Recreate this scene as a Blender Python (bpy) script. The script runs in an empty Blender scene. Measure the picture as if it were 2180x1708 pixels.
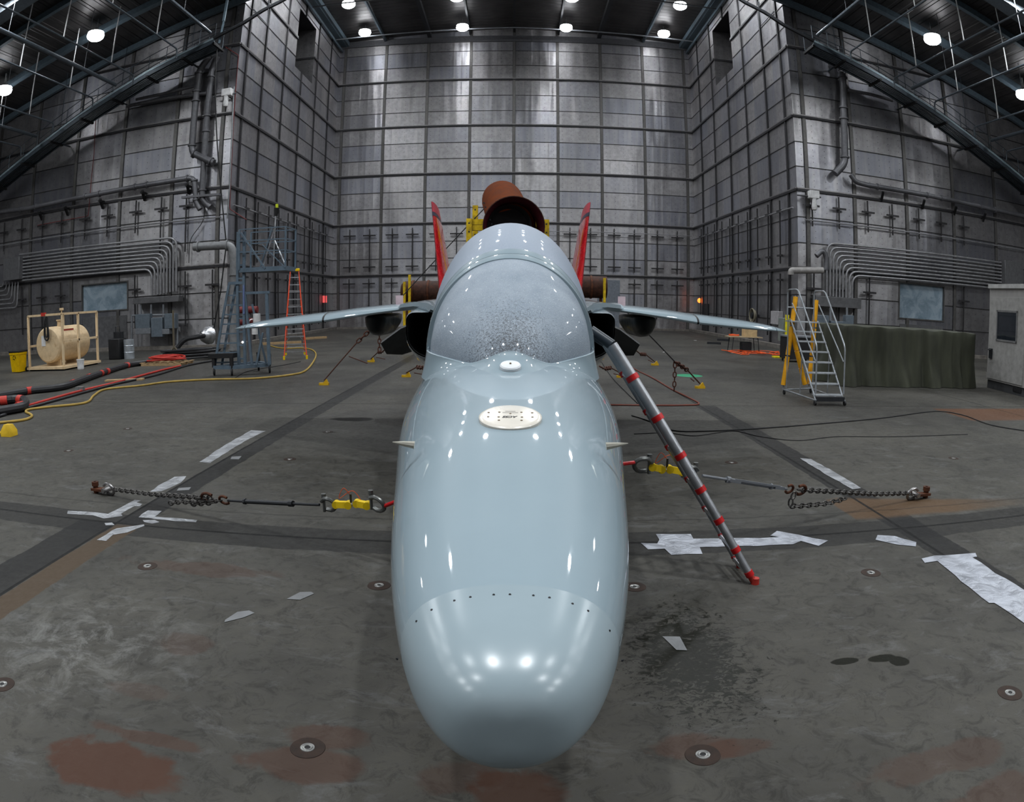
import bpy, math, random
from mathutils import Vector, Matrix
random.seed(7)
# ---------------------------------------------------------------- camera
F, CX, CY = 1459.0, 1090.0, 854.0
PIT, ROL, YAW = 0.145, -0.0052, -0.0028
L = 55.0
H, X0 = 0.039 * L, 0.0021 * L
D, D2, WC, S = 55.0, 33.45, 14.86, 3.586
TZ = [4.32, 8.52, 12.65, 16.78, 20.9]

def ray(px, py):
    a, b = px - CX, CY - py
    r = math.hypot(a, b)
    th = 2 * math.asin(r / 2 / F)
    s = math.sin(th) / max(r, 1e-9)
    xr, ur, fw = a * s, b * s, math.cos(th)
    c, q = math.cos(ROL), math.sin(ROL)
    x, up = xr * c + ur * q, -xr * q + ur * c
    c, q = math.cos(PIT), math.sin(PIT)
    y, z = fw * c + up * q, -fw * q + up * c
    c, q = math.cos(YAW), math.sin(YAW)
    return Vector((x * c + y * q, -x * q + y * c, z))
EYE = Vector((X0, 0, H))
def fl(px, py, z=0.0):
    d = ray(px, py); return EYE + d * ((z - H) / d.z)
def aty(px, py, Y):
    d = ray(px, py); return EYE + d * (Y / d.y)
def atx(px, py, X):
    d = ray(px, py); return EYE + d * ((X - X0) / d.x)

sc = bpy.context.scene
COL = sc.collection
cd = bpy.data.cameras.new('camera'); cam = bpy.data.objects.new('camera', cd); COL.objects.link(cam)
sc.camera = cam
cd.type = 'PANO'; cd.sensor_fit = 'HORIZONTAL'; cd.sensor_width = 36.0
cd.panorama_type = 'FISHEYE_EQUISOLID'
cd.fisheye_lens = 36.0 * F / 2180.0
cd.fisheye_fov = math.pi
cd.clip_start = 0.05; cd.clip_end = 500
fwd = ray(CX, CY).normalized()
rgt = (ray(CX + 5, CY) - ray(CX - 5, CY)).normalized()
upv = rgt.cross(fwd).normalized()
M = Matrix((rgt, upv, -fwd)).transposed().to_4x4(); M.translation = EYE
cam.matrix_world = M
# ---------------------------------------------------------------- world, exposure
w = bpy.data.worlds.new('world'); sc.world = w; w.use_nodes = True
w.node_tree.nodes['Background'].inputs[0].default_value = (0.5, 0.6, 0.8, 1)
w.node_tree.nodes['Background'].inputs[1].default_value = 0.0
sc.view_settings.view_transform = 'Standard'; sc.view_settings.look = 'None'
sc.view_settings.gamma = 1.0; sc.view_settings.use_curve_mapping = False
sc.view_settings.exposure = 0.0
sc.cycles.sample_clamp_indirect = 6.0
sc.cycles.max_bounces = 7; sc.cycles.diffuse_bounces = 4; sc.cycles.glossy_bounces = 4
sc.cycles.use_denoising = True

# ---------------------------------------------------------------- helpers
ROOTLOC = {}
def tag(o, label=None, cat=None, group=None, kind=None):
    if label: o['label'] = label
    if cat: o['category'] = cat
    if group: o['group'] = group
    if kind: o['kind'] = kind
    return o
def thing(name, label, cat, loc=(0, 0, 0), rz=0.0, group=None):
    o = bpy.data.objects.new(name, None); COL.objects.link(o)
    o.empty_display_size = 0.2
    o.location = loc; o.rotation_euler = (0, 0, rz)
    ROOTLOC[o.name] = Vector(loc)
    return tag(o, label, cat, group)
def off(parent):
    v = Vector((0, 0, 0))
    while parent is not None:
        v += ROOTLOC.get(parent.name, Vector((0, 0, 0))); parent = parent.parent
    return v
def copy_tree(o, parent=None):
    c = o.copy(); COL.objects.link(c)
    if parent is not None: c.parent = parent
    for ch in list(o.children): copy_tree(ch, c)
    return c

class MB:
    def __init__(s): s.v = []; s.f = []; s.m = []; s.uv = {}; s.sm = []
    def add(s, vs, fs, m=0, smooth=False, uvs=None):
        b = len(s.v); s.v += [Vector(p) for p in vs]
        for k, f in enumerate(fs):
            s.f.append([b + i for i in f]); s.m.append(m); s.sm.append(smooth)
            if uvs: s.uv[len(s.f) - 1] = uvs[k]
        return s
    def box(s, lo, hi, m=0, rot=None, org=None):
        x0, y0, z0 = lo; x1, y1, z1 = hi
        vs = [(x0, y0, z0), (x1, y0, z0), (x1, y1, z0), (x0, y1, z0), (x0, y0, z1), (x1, y0, z1), (x1, y1, z1), (x0, y1, z1)]
        if rot is not None:
            o = Vector(org or (0, 0, 0)); vs = [o + rot @ (Vector(p)) for p in vs]
        return s.add(vs, [(3, 2, 1, 0), (4, 5, 6, 7), (0, 1, 5, 4), (1, 2, 6, 5), (2, 3, 7, 6), (3, 0, 4, 7)], m)
    def cbox(s, c, sz, m=0, rz=0.0):
        h = [a / 2 for a in sz]
        return s.box([-a for a in h], h, m, Matrix.Rotation(rz, 3, 'Z'), c)
    def beam(s, a, b, w, h, m=0, up=(0, 0, 1)):
        a, b = Vector(a), Vector(b); d = (b - a); ln = d.length; d.normalize()
        u = Vector(up)
        if abs(d.dot(u)) > .98: u = Vector((1, 0, 0))
        x = d.cross(u).normalized(); y = x.cross(d)
        R = Matrix((x, d, y)).transposed()
        return s.box((-w / 2, 0, -h / 2), (w / 2, ln, h / 2), m, R, a)
    def tube(s, pts, r, n=8, m=0, cap=True, rr=None):
        pts = [Vector(p) for p in pts]; k = len(pts)
        if k < 2: return s
        vs = []; prev = None
        for i in range(k):
            if i == 0: d = pts[1] - pts[0]
            elif i == k - 1: d = pts[-1] - pts[-2]
            else: d = (pts[i + 1] - pts[i]).normalized() + (pts[i] - pts[i - 1]).normalized()
            if d.length < 1e-9: d = Vector((0, 0, 1))
            d.normalize()
            if prev is None:
                u = Vector((0, 0, 1)) if abs(d.z) < .9 else Vector((1, 0, 0))
                prev = d.cross(u).normalized()
            x = (prev - d * prev.dot(d))
            if x.length < 1e-6: x = d.cross(Vector((0.3, 1, 0.2)))
            x.normalize(); prev = x; y = d.cross(x)
            q = rr[i] if rr else r
            for j in range(n):
                a = 2 * math.pi * j / n; vs.append(pts[i] + x * (q * math.cos(a)) + y * (q * math.sin(a)))
        fs = [(i * n + j, i * n + (j + 1) % n, (i + 1) * n + (j + 1) % n, (i + 1) * n + j) for i in range(k - 1) for j in range(n)]
        s.add(vs, fs, m, True)
        if cap:
            b = len(s.v) - len(vs)
            s.f.append([b + j for j in range(n)][::-1]); s.m.append(m); s.sm.append(False)
            s.f.append([b + (k - 1) * n + j for j in range(n)]); s.m.append(m); s.sm.append(False)
        return s
    def lathe(s, prof, n=24, m=0, org=(0, 0, 0), axis=None):
        # prof: list of (r, h); axis: Vector direction
        ax = Vector(axis or (0, 0, 1)).normalized()
        u = Vector((0, 0, 1)) if abs(ax.z) < .9 else Vector((1, 0, 0))
        x = ax.cross(u).normalized() if axis else Vector((1, 0, 0)); y = ax.cross(x)
        o = Vector(org); vs = []
        for (r, h) in prof:
            for j in range(n):
                a = 2 * math.pi * j / n
                vs.append(o + ax * h + x * (r * math.cos(a)) + y * (r * math.sin(a)))
        fs = [(i * n + j, i * n + (j + 1) % n, (i + 1) * n + (j + 1) % n, (i + 1) * n + j) for i in range(len(prof) - 1) for j in range(n)]
        return s.add(vs, fs, m, True)
    def loft(s, rings, m=0, closed=True, smooth=True, caps=(False, False)):
        n = len(rings[0]); vs = [p for r in rings for p in r]
        e = n if closed else n - 1
        fs = [(i * n + j, i * n + (j + 1) % n, (i + 1) * n + (j + 1) % n, (i + 1) * n + j) for i in range(len(rings) - 1) for j in range(e)]
        if caps[0]: fs.append(tuple(range(n))[::-1])
        if caps[1]: fs.append(tuple((len(rings) - 1) * n + j for j in range(n)))
        return s.add(vs, fs, m, smooth)
    def prism(s, poly, ext, m=0):
        # poly: list of 3D points, ext: vector
        n = len(poly); e = Vector(ext); vs = [Vector(p) for p in poly] + [Vector(p) + e for p in poly]
        fs = [tuple(range(n))[::-1], tuple(range(n, 2 * n))] + [(i, (i + 1) % n, n + (i + 1) % n, n + i) for i in range(n)]
        return s.add(vs, fs, m)
    def build(s, name, mats, parent=None, bevel=0.0, fix=True):
        me = bpy.data.meshes.new(name); o_ = off(parent)
        me.from_pydata([tuple(p - o_) for p in s.v], [], s.f)
        if not isinstance(mats, (list, tuple)): mats = [mats]
        for mm in mats: me.materials.append(mm)
        me.polygons.foreach_set('material_index', s.m); me.polygons.foreach_set('use_smooth', s.sm)
        if s.uv:
            lay = me.uv_layers.new(name='UVMap')
            for p in me.polygons:
                u = s.uv.get(p.index)
                if u:
                    for li, q in zip(p.loop_indices, u): lay.data[li].uv = q
        if fix and not s.uv:
            import bmesh
            bm = bmesh.new(); bm.from_mesh(me); bmesh.ops.recalc_face_normals(bm, faces=bm.faces); bm.to_mesh(me); bm.free()
        me.set_sharp_from_angle(angle=.62)
        me.update()
        o = bpy.data.objects.new(name, me); COL.objects.link(o)
        if parent is not None: o.parent = parent
        if bevel > 0:
            b = o.modifiers.new('bevel', 'BEVEL'); b.width = bevel; b.segments = 2; b.limit_method = 'ANGLE'
        return o
def shape(name, fn, mat, parent=None, **k):
    m = MB(); fn(m); return m.build(name, mat, parent, **k)
def arc(pts, n=6, rad=.3):
    # round the corners of a polyline
    P = [Vector(p) for p in pts]; out = [P[0]]
    for i in range(1, len(P) - 1):
        a, b, c = P[i - 1], P[i], P[i + 1]
        r = min(rad, (a - b).length * .49, (c - b).length * .49)
        p, q = b + (a - b).normalized() * r, b + (c - b).normalized() * r
        for k in range(n + 1):
            t = k / n; out.append(p * (1 - t) ** 2 + b * (2 * t * (1 - t)) + q * t * t)
    out.append(P[-1]); return out
def smoothpath(pts, n=6):
    P = [Vector(p) for p in pts]; out = []
    for i in range(len(P) - 1):
        p0 = P[max(i - 1, 0)]; p1 = P[i]; p2 = P[i + 1]; p3 = P[min(i + 2, len(P) - 1)]
        for k in range(n):
            t = k / n
            out.append(0.5 * ((2 * p1) + (p2 - p0) * t + (2 * p0 - 5 * p1 + 4 * p2 - p3) * t * t + (3 * p1 - p0 - 3 * p2 + p3) * t ** 3))
    out.append(P[-1]); return out

# ---------------------------------------------------------------- materials
class NT:
    """tiny node expression helper"""
    def __init__(s, name):
        s.mat = bpy.data.materials.new(name); s.mat.use_nodes = True; s.t = s.mat.node_tree; s.n = s.t.nodes
        s.p = s.n['Principled BSDF']
    def _in(s, sock, v):
        if hasattr(v, 'is_linked') or hasattr(v, 'links'): s.t.links.new(v, sock)
        elif isinstance(v, (tuple, list)) and len(v) == 3 and sock.type == 'RGBA': sock.default_value = (*v, 1)
        else: sock.default_value = v
    def node(s, typ, ins=(), **props):
        n = s.n.new(typ)
        for k, v in props.items(): setattr(n, k, v)
        for k, v in (ins.items() if isinstance(ins, dict) else enumerate(ins)):
            s._in(n.inputs[k], v)
        return n
    def math(s, op, *a, clamp=False): return s.node('ShaderNodeMath', a, operation=op, use_clamp=clamp).outputs[0]
    def coord(s, which='Object'): return s.node('ShaderNodeTexCoord').outputs[which]
    def sep(s, v):
        n = s.node('ShaderNodeSeparateXYZ', [v]); return n.outputs[0], n.outputs[1], n.outputs[2]
    def comb(s, x, y, z=0.0): return s.node('ShaderNodeCombineXYZ', [x, y, z]).outputs[0]
    def noise(s, vec, scale=5, detail=4, rough=.5, dist=0.0):
        return s.node('ShaderNodeTexNoise', {'Vector': vec, 'Scale': scale, 'Detail': detail, 'Roughness': rough, 'Distortion': dist}).outputs['Fac']
    def mapr(s, v, a, b, c=0.0, d=1.0, smooth=False):
        n = s.node('ShaderNodeMapRange', [v, a, b, c, d]); n.clamp = True
        if smooth: n.interpolation_type = 'SMOOTHSTEP'
        return n.outputs[0]
    def mix(s, f, a, b, blend='MIX'):
        n = s.n.new('ShaderNodeMix'); n.data_type = 'RGBA'; n.blend_type = blend
        s._in(n.inputs[0], f); s._in(n.inputs[6], a); s._in(n.inputs[7], b); return n.outputs[2]
    def scale(s, v, x, y, z): return s.node('ShaderNodeVectorMath', [v, (x, y, z)], operation='MULTIPLY').outputs[0]
    def bump(s, h, strength=.3, dist=.02): 
        return s.node('ShaderNodeBump', {'Height': h, 'Strength': strength, 'Distance': dist}).outputs[0]
    def set(s, **k):
        m = dict(col='Base Color', rough='Roughness', metal='Metallic', normal='Normal', coat='Coat Weight', coatr='Coat Roughness',
                 emc='Emission Color', ems='Emission Strength', alpha='Alpha', trans='Transmission Weight', ior='IOR', spec='Specular IOR Level')
        for a, v in k.items(): s._in(s.p.inputs[m[a]], v)
        return s.mat
MATS = {}
def simple(name, col, rough=.5, metal=0.0, var=.12, scale=6.0, coat=0.0, bump=0.0, dirt=None):
    if name in MATS: return MATS[name]
    t = NT(name); c = t.coord()
    n = t.noise(c, scale, 5, .6)
    dark = tuple(x * (1 - 2 * var) for x in col); lite = tuple(min(1, x * (1 + var)) for x in col)
    cc = t.mix(t.mapr(n, .3, .7), dark, lite)
    if dirt: cc = t.mix(t.mapr(t.noise(c, scale * .6, 6, .7), .52, .7, 0, .8), cc, dirt)
    t.set(col=cc, rough=t.mapr(n, .3, .7, max(.02, rough - .08), min(1, rough + .08)), metal=metal, coat=coat, spec=.5 if metal > .3 else .3)
    if bump: t.set(normal=t.bump(t.noise(c, scale * 4, 3), bump, .01))
    MATS[name] = t.mat; return t.mat
def emis(name, col, st):
    t = NT(name); t.set(col=(0, 0, 0), emc=col, ems=st); MATS[name] = t.mat; return t.mat
def srgb(r, g, b):
    f = lambda v: (v / 255 / 12.92) if v / 255 <= .04045 else ((v / 255 + .055) / 1.055) ** 2.4
    return (f(r), f(g), f(b))
M_ = dict(
    black=simple('black_rubber', (.012, .012, .013), .6), dark=simple('dark_steel', (.03, .032, .036), .5, .6),
    steel=simple('galvanised_steel', (.30, .31, .33), .42, .9), grey=simple('grey_paint', (.16, .17, .185), .45),
    bluegrey=simple('blue_grey_paint', (.10, .14, .18), .45, .1), yellow=simple('yellow_paint', (.62, .42, .01), .45, 0, .2, dirt=(.12, .07, .02)),
    red=simple('red_paint', (.45, .01, .012), .35), white=simple('white_paint', (.62, .62, .62), .5),
    orange=simple('orange_fibreglass', (.80, .07, .015), .4), alu=simple('aluminium', (.55, .56, .58), .32, .9),
    cream=simple('cream_paint', (.62, .47, .29), .5, 0, .06, dirt=(.40, .26, .13)), rust=simple('rusty_steel', (.085, .028, .012), .75, .2, .3, 9.0),
    wood=simple('pale_wood', (.34, .23, .12), .7), rubberred=simple('red_rubber', (.42, .03, .02), .5), chain=simple('chain_steel', (.10, .095, .09), .42, .8),
    brownchain=simple('rusty_chain', (.075, .03, .02), .7, .3), hoseyellow=simple('yellow_hose', (.36, .24, .05), .55))
M_['orangecord'] = simple('orange_cord', (.75, .10, .02), .5)
# ---------------------------------------------------------------- lamps that light the hall
def roofz(x): return 23.5 - .25 * abs(x)
LAMPS = []
for y, z in ((51.6, 24.75), (45.7, 24.75), (39.5, 24.75)):
    for x in (-12, -4.1, 4.1, 12): LAMPS.append((x, y, z, 1.0))
for y in (28.6, 20.5, 12.5, 4.5, -3.5, -11.0):  # rows behind the camera are unseen, added to brighten the nose tip
    for x in (-28.4, -21.7, -12, -4.1, 4.1, 12, 21.7, 28.4):
        if abs(x) < 15 and y in (20.5, 12.5) and not (y == 20.5 and abs(x) == 12): continue
        if (y < 0 and abs(x) > 25) or (y == -3.5 and abs(x) < 5) or (y < -5 and abs(x) < 20): continue
        yy, kk = (3.4, 2.9) if (y == 4.5 and abs(x) < 5) else (y, 2.4 if (y == 28.6 and abs(x) > 15) else 1.6 if (y == 20.5 and abs(x) > 15) else 2.6 if y < 0 else 1.0)
        LAMPS.append((x, yy, roofz(x) - .75, kk))
LAMP_W = 930.0
for i, (x, y, z, k) in enumerate(LAMPS):
    ld = bpy.data.lights.new('lamp_light', 'AREA'); ld.shape = 'DISK'; ld.size = .85
    kk = 1.0 if y > 30 else (.50 if abs(x) > 15 else (.52 if y > 0 else .30))
    ld.energy = LAMP_W * kk * k; ld.color = (.93, .97, 1.0); ld.spread = math.radians(165)
    lo = bpy.data.objects.new('lamp_light', ld); COL.objects.link(lo); lo.location = (x, y, z - .42)

# ---------------------------------------------------------------- wall panels
def wall_mat():
    t = NT('wall_panel_metal'); uv = t.coord('UV'); u, v, _ = t.sep(uv)
    cu = t.math('FLOOR', t.math('DIVIDE', u, S)); cv = t.math('FLOOR', t.math('DIVIDE', t.math('SUBTRACT', v, .19), 1.377))
    cell = t.comb(cu, cv, 0.0)
    rnd = t.node('ShaderNodeTexWhiteNoise', [cell], noise_dimensions='3D')
    r1, r2, r3 = t.sep(rnd.outputs['Color'])
    colr = t.node('ShaderNodeTexWhiteNoise', [t.comb(cu, 3.0, 1.0)], noise_dimensions='3D').outputs['Value']
    fine = t.noise(uv, 3.0, 6, .65); big = t.noise(t.scale(uv, .25, .12, 1), 1.0, 3, .6)
    streak = t.noise(t.scale(uv, 3.5, .35, 1), 1.0, 4, .6)
    base = t.mix(t.mapr(fine, .3, .7), (.34, .33, .337), (.56, .55, .565))
    base = t.mix(t.mapr(r1, .55, .9, 0, .6), base, (.29, .31, .38))
    base = t.mix(t.mapr(streak, .45, .75, 0, .5), base, (.54, .52, .50))
    base = t.mix(t.mapr(big, .35, .6, .35, 0), base, (.13, .125, .125))
    # rivets
    fu = t.math('ABSOLUTE', t.math('SUBTRACT', t.math('FRACT', t.math('DIVIDE', u, S / 5)), .5))
    fv = t.math('ABSOLUTE', t.math('SUBTRACT', t.math('FRACT', t.math('DIVIDE', v, .344)), .5))
    d2 = t.math('ADD', t.math('POWER', t.math('MULTIPLY', fu, S / 5), 2.0), t.math('POWER', t.math('MULTIPLY', fv, .344), 2.0))
    riv = t.math('LESS_THAN', d2, .00055)
    base = t.mix(t.math('MULTIPLY', riv, .75), base, (.03, .028, .026))
    # wall shade put into the colour, darker towards the floor
    base = t.mix(t.mapr(v, 2.0, 9.0, .22, 0), base, (.14, .135, .135))
    wav = t.noise(t.scale(uv, .9, .22, 1), 1.0, 0, .3, 0)
    wav2 = t.noise(t.scale(uv, 2.4, .45, 1), 1.0, 0, .3, 0)
    pill = t.math('POWER', t.math('MULTIPLY', fu, 2.0), 6.0)
    h = t.math('ADD', t.math('ADD', t.math('MULTIPLY', wav, 1.0), t.math('MULTIPLY', wav2, .30)), t.math('MULTIPLY', pill, .05))
    sh = t.mapr(t.math('ADD', t.math('MULTIPLY', r2, .45), t.math('MULTIPLY', colr, .55)), .45, .62)
    rough = t.math('SUBTRACT', t.mapr(fine, .3, .7, .46, .58), t.math('ADD', t.math('MULTIPLY', sh, .15), t.math('MULTIPLY', t.mapr(r3, .72, .80), .0)))
    t.set(col=base, rough=rough, metal=.88, normal=t.bump(h, .5, .12))
    t.p.inputs['Anisotropic'].default_value = .75
    tg = t.n.new('ShaderNodeTangent'); tg.direction_type = 'UV_MAP'; t.t.links.new(tg.outputs[0], t.p.inputs['Tangent']); t.p.inputs['Anisotropic Rotation'].default_value = .25
    return t.mat
WALL = wall_mat()
BAND = simple('band_dark', (.028, .027, .03), .5, .5); BATT = simple('batten_grey', (.13, .125, .12), .45, .7); SEAM = simple('seam_dark', (.035, .033, .033), .5, .5)
LIP = simple('band_lip', (.26, .25, .25), .4, .8)
THIN = [z for j in range(-1, 7) for z in (TZ[0] + (j - 1) * 4.13 + 1.377, TZ[0] + (j - 1) * 4.13 + 2.754)]
def wall(name, org, u, z1, ulen, u0, vlines, holes=(), norm=None, darkv=False, nthin=True, z0=-.1):
    """org: point at u=0,z=0; u: unit vector; uv u offset u0; vlines: positions along u of battens"""
    m = MB(); o = Vector(org); u = Vector(u); nn = Vector(norm)
    us = sorted(set([0, ulen] + [h[0] for h in holes] + [h[1] for h in holes])); zs = sorted(set([z0, z1] + [h[2] for h in holes] + [h[3] for h in holes]))
    inh = lambda a, b: any(h[0] <= a <= h[1] and h[2] <= b <= h[3] for h in holes)
    for i in range(len(us) - 1):
        for j in range(len(zs) - 1):
            if inh((us[i] + us[i + 1]) / 2, (zs[j] + zs[j + 1]) / 2): continue
            q = [(us[i], zs[j]), (us[i + 1], zs[j]), (us[i + 1], zs[j + 1]), (us[i], zs[j + 1])]
            P = [o + u * a + Vector((0, 0, b)) for a, b in q]
            uv = [(a + u0, b) for a, b in q]
            if (P[1] - P[0]).cross(P[2] - P[0]).dot(nn) < 0: P.reverse(); uv.reverse()
            m.add(P, [(0, 1, 2, 3)], 0, uvs=[uv])
    def bar(a0, a1, za, zb, d, mi):
        segs = [(a0, a1, za, zb)]
        for h in holes:
            ns = []
            for (p, q, r, s_) in segs:
                if q <= h[0] or p >= h[1] or s_ <= h[2] or r >= h[3]: ns.append((p, q, r, s_)); continue
                if q - p > s_ - r:
                    if p < h[0]: ns.append((p, h[0], r, s_))
                    if q > h[1]: ns.append((h[1], q, r, s_))
                else:
                    if r < h[2]: ns.append((p, q, r, h[2]))
                    if s_ > h[3]: ns.append((p, q, h[3], s_))
            segs = ns
        for (p, q, r, s_) in segs:
            A = o + u * p + Vector((0, 0, r)); B = o + u * q + Vector((0, 0, r)); e = Vector((0, 0, s_ - r)); N = nn * d
            vs = [A, B, B + e, A + e, A + N, B + N, B + e + N, A + e + N]
            m.add(vs, [(0, 1, 2, 3), (4, 5, 6, 7), (0, 1, 5, 4), (1, 2, 6, 5), (2, 3, 7, 6), (3, 0, 4, 7)], mi)
    for z in TZ:
        if z < z1: bar(0, ulen, z - .06, z + .06, .10, 1); bar(0, ulen, z + .07, z + .13, .09, 4)
    for z in THIN:
        if z0 < z < z1 and nthin: bar(0, ulen, z - .022, z + .022, .03, 3)
    for a in vlines:
        w_ = .10 if not darkv else .09
        bar(a - w_, a + w_, 0, z1, .07, 1 if darkv else 2)
        if not darkv: bar(a - w_ - .02, a - w_, 0, z1, .05, 1); bar(a + w_, a + w_ + .02, 0, z1, .05, 1)
    ob = m.build(name, [WALL, BAND, BATT, SEAM, LIP], fix=False)
    return tag(ob, kind='structure')
# back wall of the alcove
wall('wall_back', (-WC, D, 0), (1, 0, 0), 26.2, 2 * WC, -WC - .0, [WC + i * S for i in range(-4, 5)], norm=(0, -1, 0))
# alcove side walls (with a deep square opening high up on each)
vl = [y - D2 for y in (34.55, 37.3, 41.0, 44.7, 48.4, 52.1)]
hole = [(43.2 - D2, 47.45 - D2, 18.75, 23.35)]
wall('wall_left', (-WC, D2, 0), (0, 1, 0), 25.6, D - D2, 1.1, vl, hole, norm=(1, 0, 0), darkv=True)
wall('wall_right', (WC, D2, 0), (0, 1, 0), 25.6, D - D2, 1.1, vl, hole, norm=(-1, 0, 0), darkv=True)
for sx, nm in ((-1, 'trim_1'), (1, 'trim_2')):      # reveals of the two openings
    m = MB(); xa, xb = sx * WC, sx * (WC + 3.2); y0, y1, za, zb = 43.2, 47.45, 18.75, 23.35
    m.add([(xa, y1, za), (xb, y1, za), (xb, y1, zb), (xa, y1, zb)], [(0, 1, 2, 3)], 0, uvs=[[(0, za), (3.2, za), (3.2, zb), (0, zb)]])
    m.add([(xa, y0, za), (xb, y0, za), (xb, y0, zb), (xa, y0, zb)], [(0, 1, 2, 3)], 0, uvs=[[(0, za), (3.2, za), (3.2, zb), (0, zb)]])
    for z in (za, zb): m.add([(xa, y0, z), (xb, y0, z), (xb, y1, z), (xa, y1, z)], [(0, 1, 2, 3)], 1, uvs=[[(0, 0), (3, 0), (3, 3), (0, 3)]])
    m.add([(xb, y0, za), (xb, y1, za), (xb, y1, zb), (xb, y0, zb)], [(0, 1, 2, 3)], 1, uvs=[[(0, 0), (3, 0), (3, 3), (0, 3)]])
    m.box((min(xa, xb), y1 - .06, 20.83), (max(xa, xb), y1 - .001, 20.97), 1)
    tag(m.build(nm, [WALL, BAND], fix=False), kind='structure')
# the two long walls either side of the alcove mouth, with the observation windows
XO = 46.0
winL = (aty(176, 664, D2), aty(271, 600, D2)); winR = (aty(1914, 676, D2), aty(2009, 612, D2))
def outer(name, sx, win):
    vls = [.62 + 0] + [k * S for k in range(1, 9)]
    a0, a1 = sorted((abs(win[0].x) - WC, abs(win[1].x) - WC))
    z0_, z1_ = win[0].z, win[1].z
    wall(name, (sx * WC, D2, 0), (sx, 0, 0), 20.6, XO - WC, 0.0, vls, [(a0, a1, z0_, z1_)], norm=(0, -1, 0))
    return (sx * (WC + a0), sx * (WC + a1), z0_, z1_)
oL = outer('wall_front_left', -1, winL); oR = outer('wall_front_right', 1, winR)
def win_mat():
    t = NT('clouded_window_sheet'); c = t.coord()
    a = t.noise(c, 1.1, 5, .65, .8); b = t.noise(c, 9, 4, .6)
    col = t.mix(t.mapr(a, .35, .7), (.12, .17, .21), (.27, .33, .38)); col = t.mix(t.mapr(b, .55, .7, 0, .35), col, (.3, .35, .38))
    t.set(col=col, rough=t.mapr(a, .3, .7, .15, .4), coat=.6); return t.mat
WINM = win_mat()
for k, (xa, xb, za, zb) in enumerate((oL, oR)):
    x0_, x1_ = sorted((xa, xb)); m = MB()
    m.box((x0_, D2 + .10, za), (x1_, D2 + .14, zb)); wo = m.build('window_%d' % (k + 1), WINM); tag(wo, kind='structure')
    m = MB(); e = .07
    for b in (((x0_ - e, D2 - .05, za - e), (x1_ + e, D2 + .16, za)), ((x0_ - e, D2 - .05, zb), (x1_ + e, D2 + .16, zb + e)), ((x0_ - e, D2 - .05, za), (x0_, D2 + .16, zb)), ((x1_, D2 - .05, za), (x1_ + e, D2 + .16, zb))): m.box(*b)
    m.build('window_frame', BATT, wo)
    m = MB(); m.box((x0_ + .05, D2 - .055, 0), (x1_ - .05, D2 - .002, za - .35)); tag(m.build('trim_%d' % (k + 3), simple('bay_panel', (.12, .12, .125), .5, .5)), kind='structure')
# unseen sides of the hall that close it for the light
for nm, a, b, n_ in (('wall_side_left', (-XO, -16, 0), (0, 1, 0), (1, 0, 0)), ('wall_side_right', (XO, -16, 0), (0, 1, 0), (-1, 0, 0))):
    wall(nm, a, b, 14, D2 + 16, 0.0, [k * S for k in range(1, 13)], norm=n_, nthin=False)
wall('wall_rear', (-XO, -16, 0), (1, 0, 0), 24, 2 * XO, 0.0, [k * S for k in range(1, 25)], norm=(0, 1, 0), nthin=False)
# ceilings: corrugated steel deck, ribs along the depth
def deck_mat():
    t = NT('corrugated_deck'); c = t.coord('UV'); u, v, _ = t.sep(c)
    r = t.math('ABSOLUTE', t.math('SUBTRACT', t.math('FRACT', t.math('DIVIDE', u, .62)), .5))
    n = t.noise(c, .7, 4, .6)
    col = t.mix(t.mapr(n, .3, .7), (.035, .032, .032), (.075, .07, .068)); 
    t.set(col=col, rough=.42, metal=.6, normal=t.bump(t.mapr(r, .12, .2, 0, 1), 1.0, .12)); return t.mat
DECK = deck_mat()
m = MB()
for sx in (-1, 1):
    P = [(sx * XO, -16, roofz(XO)), (0, -16, roofz(0)), (0, D2, roofz(0)), (sx * XO, D2, roofz(XO))]
    U = [(sx * XO, -16), (0, -16), (0, D2), (sx * XO, D2)]
    m.add(P, [(0, 1, 2, 3)], 0, uvs=[U])
tag(m.build('ceiling', [DECK], fix=False), kind='structure')
m = MB()
for sx in (-1, 1):
    P = [(sx * 15, D2, 25.0), (0, D2, 25.75), (0, D, 25.75), (sx * 15, D, 25.0)]
    m.add(P, [(0, 1, 2, 3)], 0, uvs=[[(y, x) for x, y, z in P]])
    m.add([(sx * XO, D2, roofz(XO)), (0, D2, roofz(0)), (0, D2, 26), (sx * XO, D2, 26)], [(0, 1, 2, 3)], 0, uvs=[[(0, 0)] * 4])
tag(m.build('ceiling_alcove', [DECK], fix=False), kind='structure')
STEELB = simple('blue_steel', (.11, .15, .18), .4, .3); 
# purlins and girders
n_t = 5
def trim(m, mat, name=None):
    global n_t
    n_t += 1
    return tag(m.build('trim_%d' % n_t, mat), kind='structure')
for y, hh, ww in ((D2 - .35, .38, .22), (29.55, .35, .40), (25.4, .35, .25), (12.5, .3, .2), (4.0, .3, .2)):
    for sx in (-1, 1):
        m = MB(); zz = .02 + hh / 2
        m.beam((sx * 45.5, y, roofz(45.5) - zz), (sx * 1, y, roofz(1) - zz), ww, hh); trim(m, STEELB)
for y in (22.0,):
    for sx in (-1, 1):
        m = MB(); m.beam((sx * 45.5, y, roofz(45.5) - .75), (sx * 1, y, roofz(1) - .75), .9, 1.4)
        for k in range(12): m.beam((sx * (3 + k * 3.6), y - .46, roofz(3 + k * 3.6) - 1.5), (sx * (3 + k * 3.6), y - .46, roofz(3 + k * 3.6) - .05), .12, .06)
        trim(m, simple('girder_grey', (.15, .17, .19), .5, .2))
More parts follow.
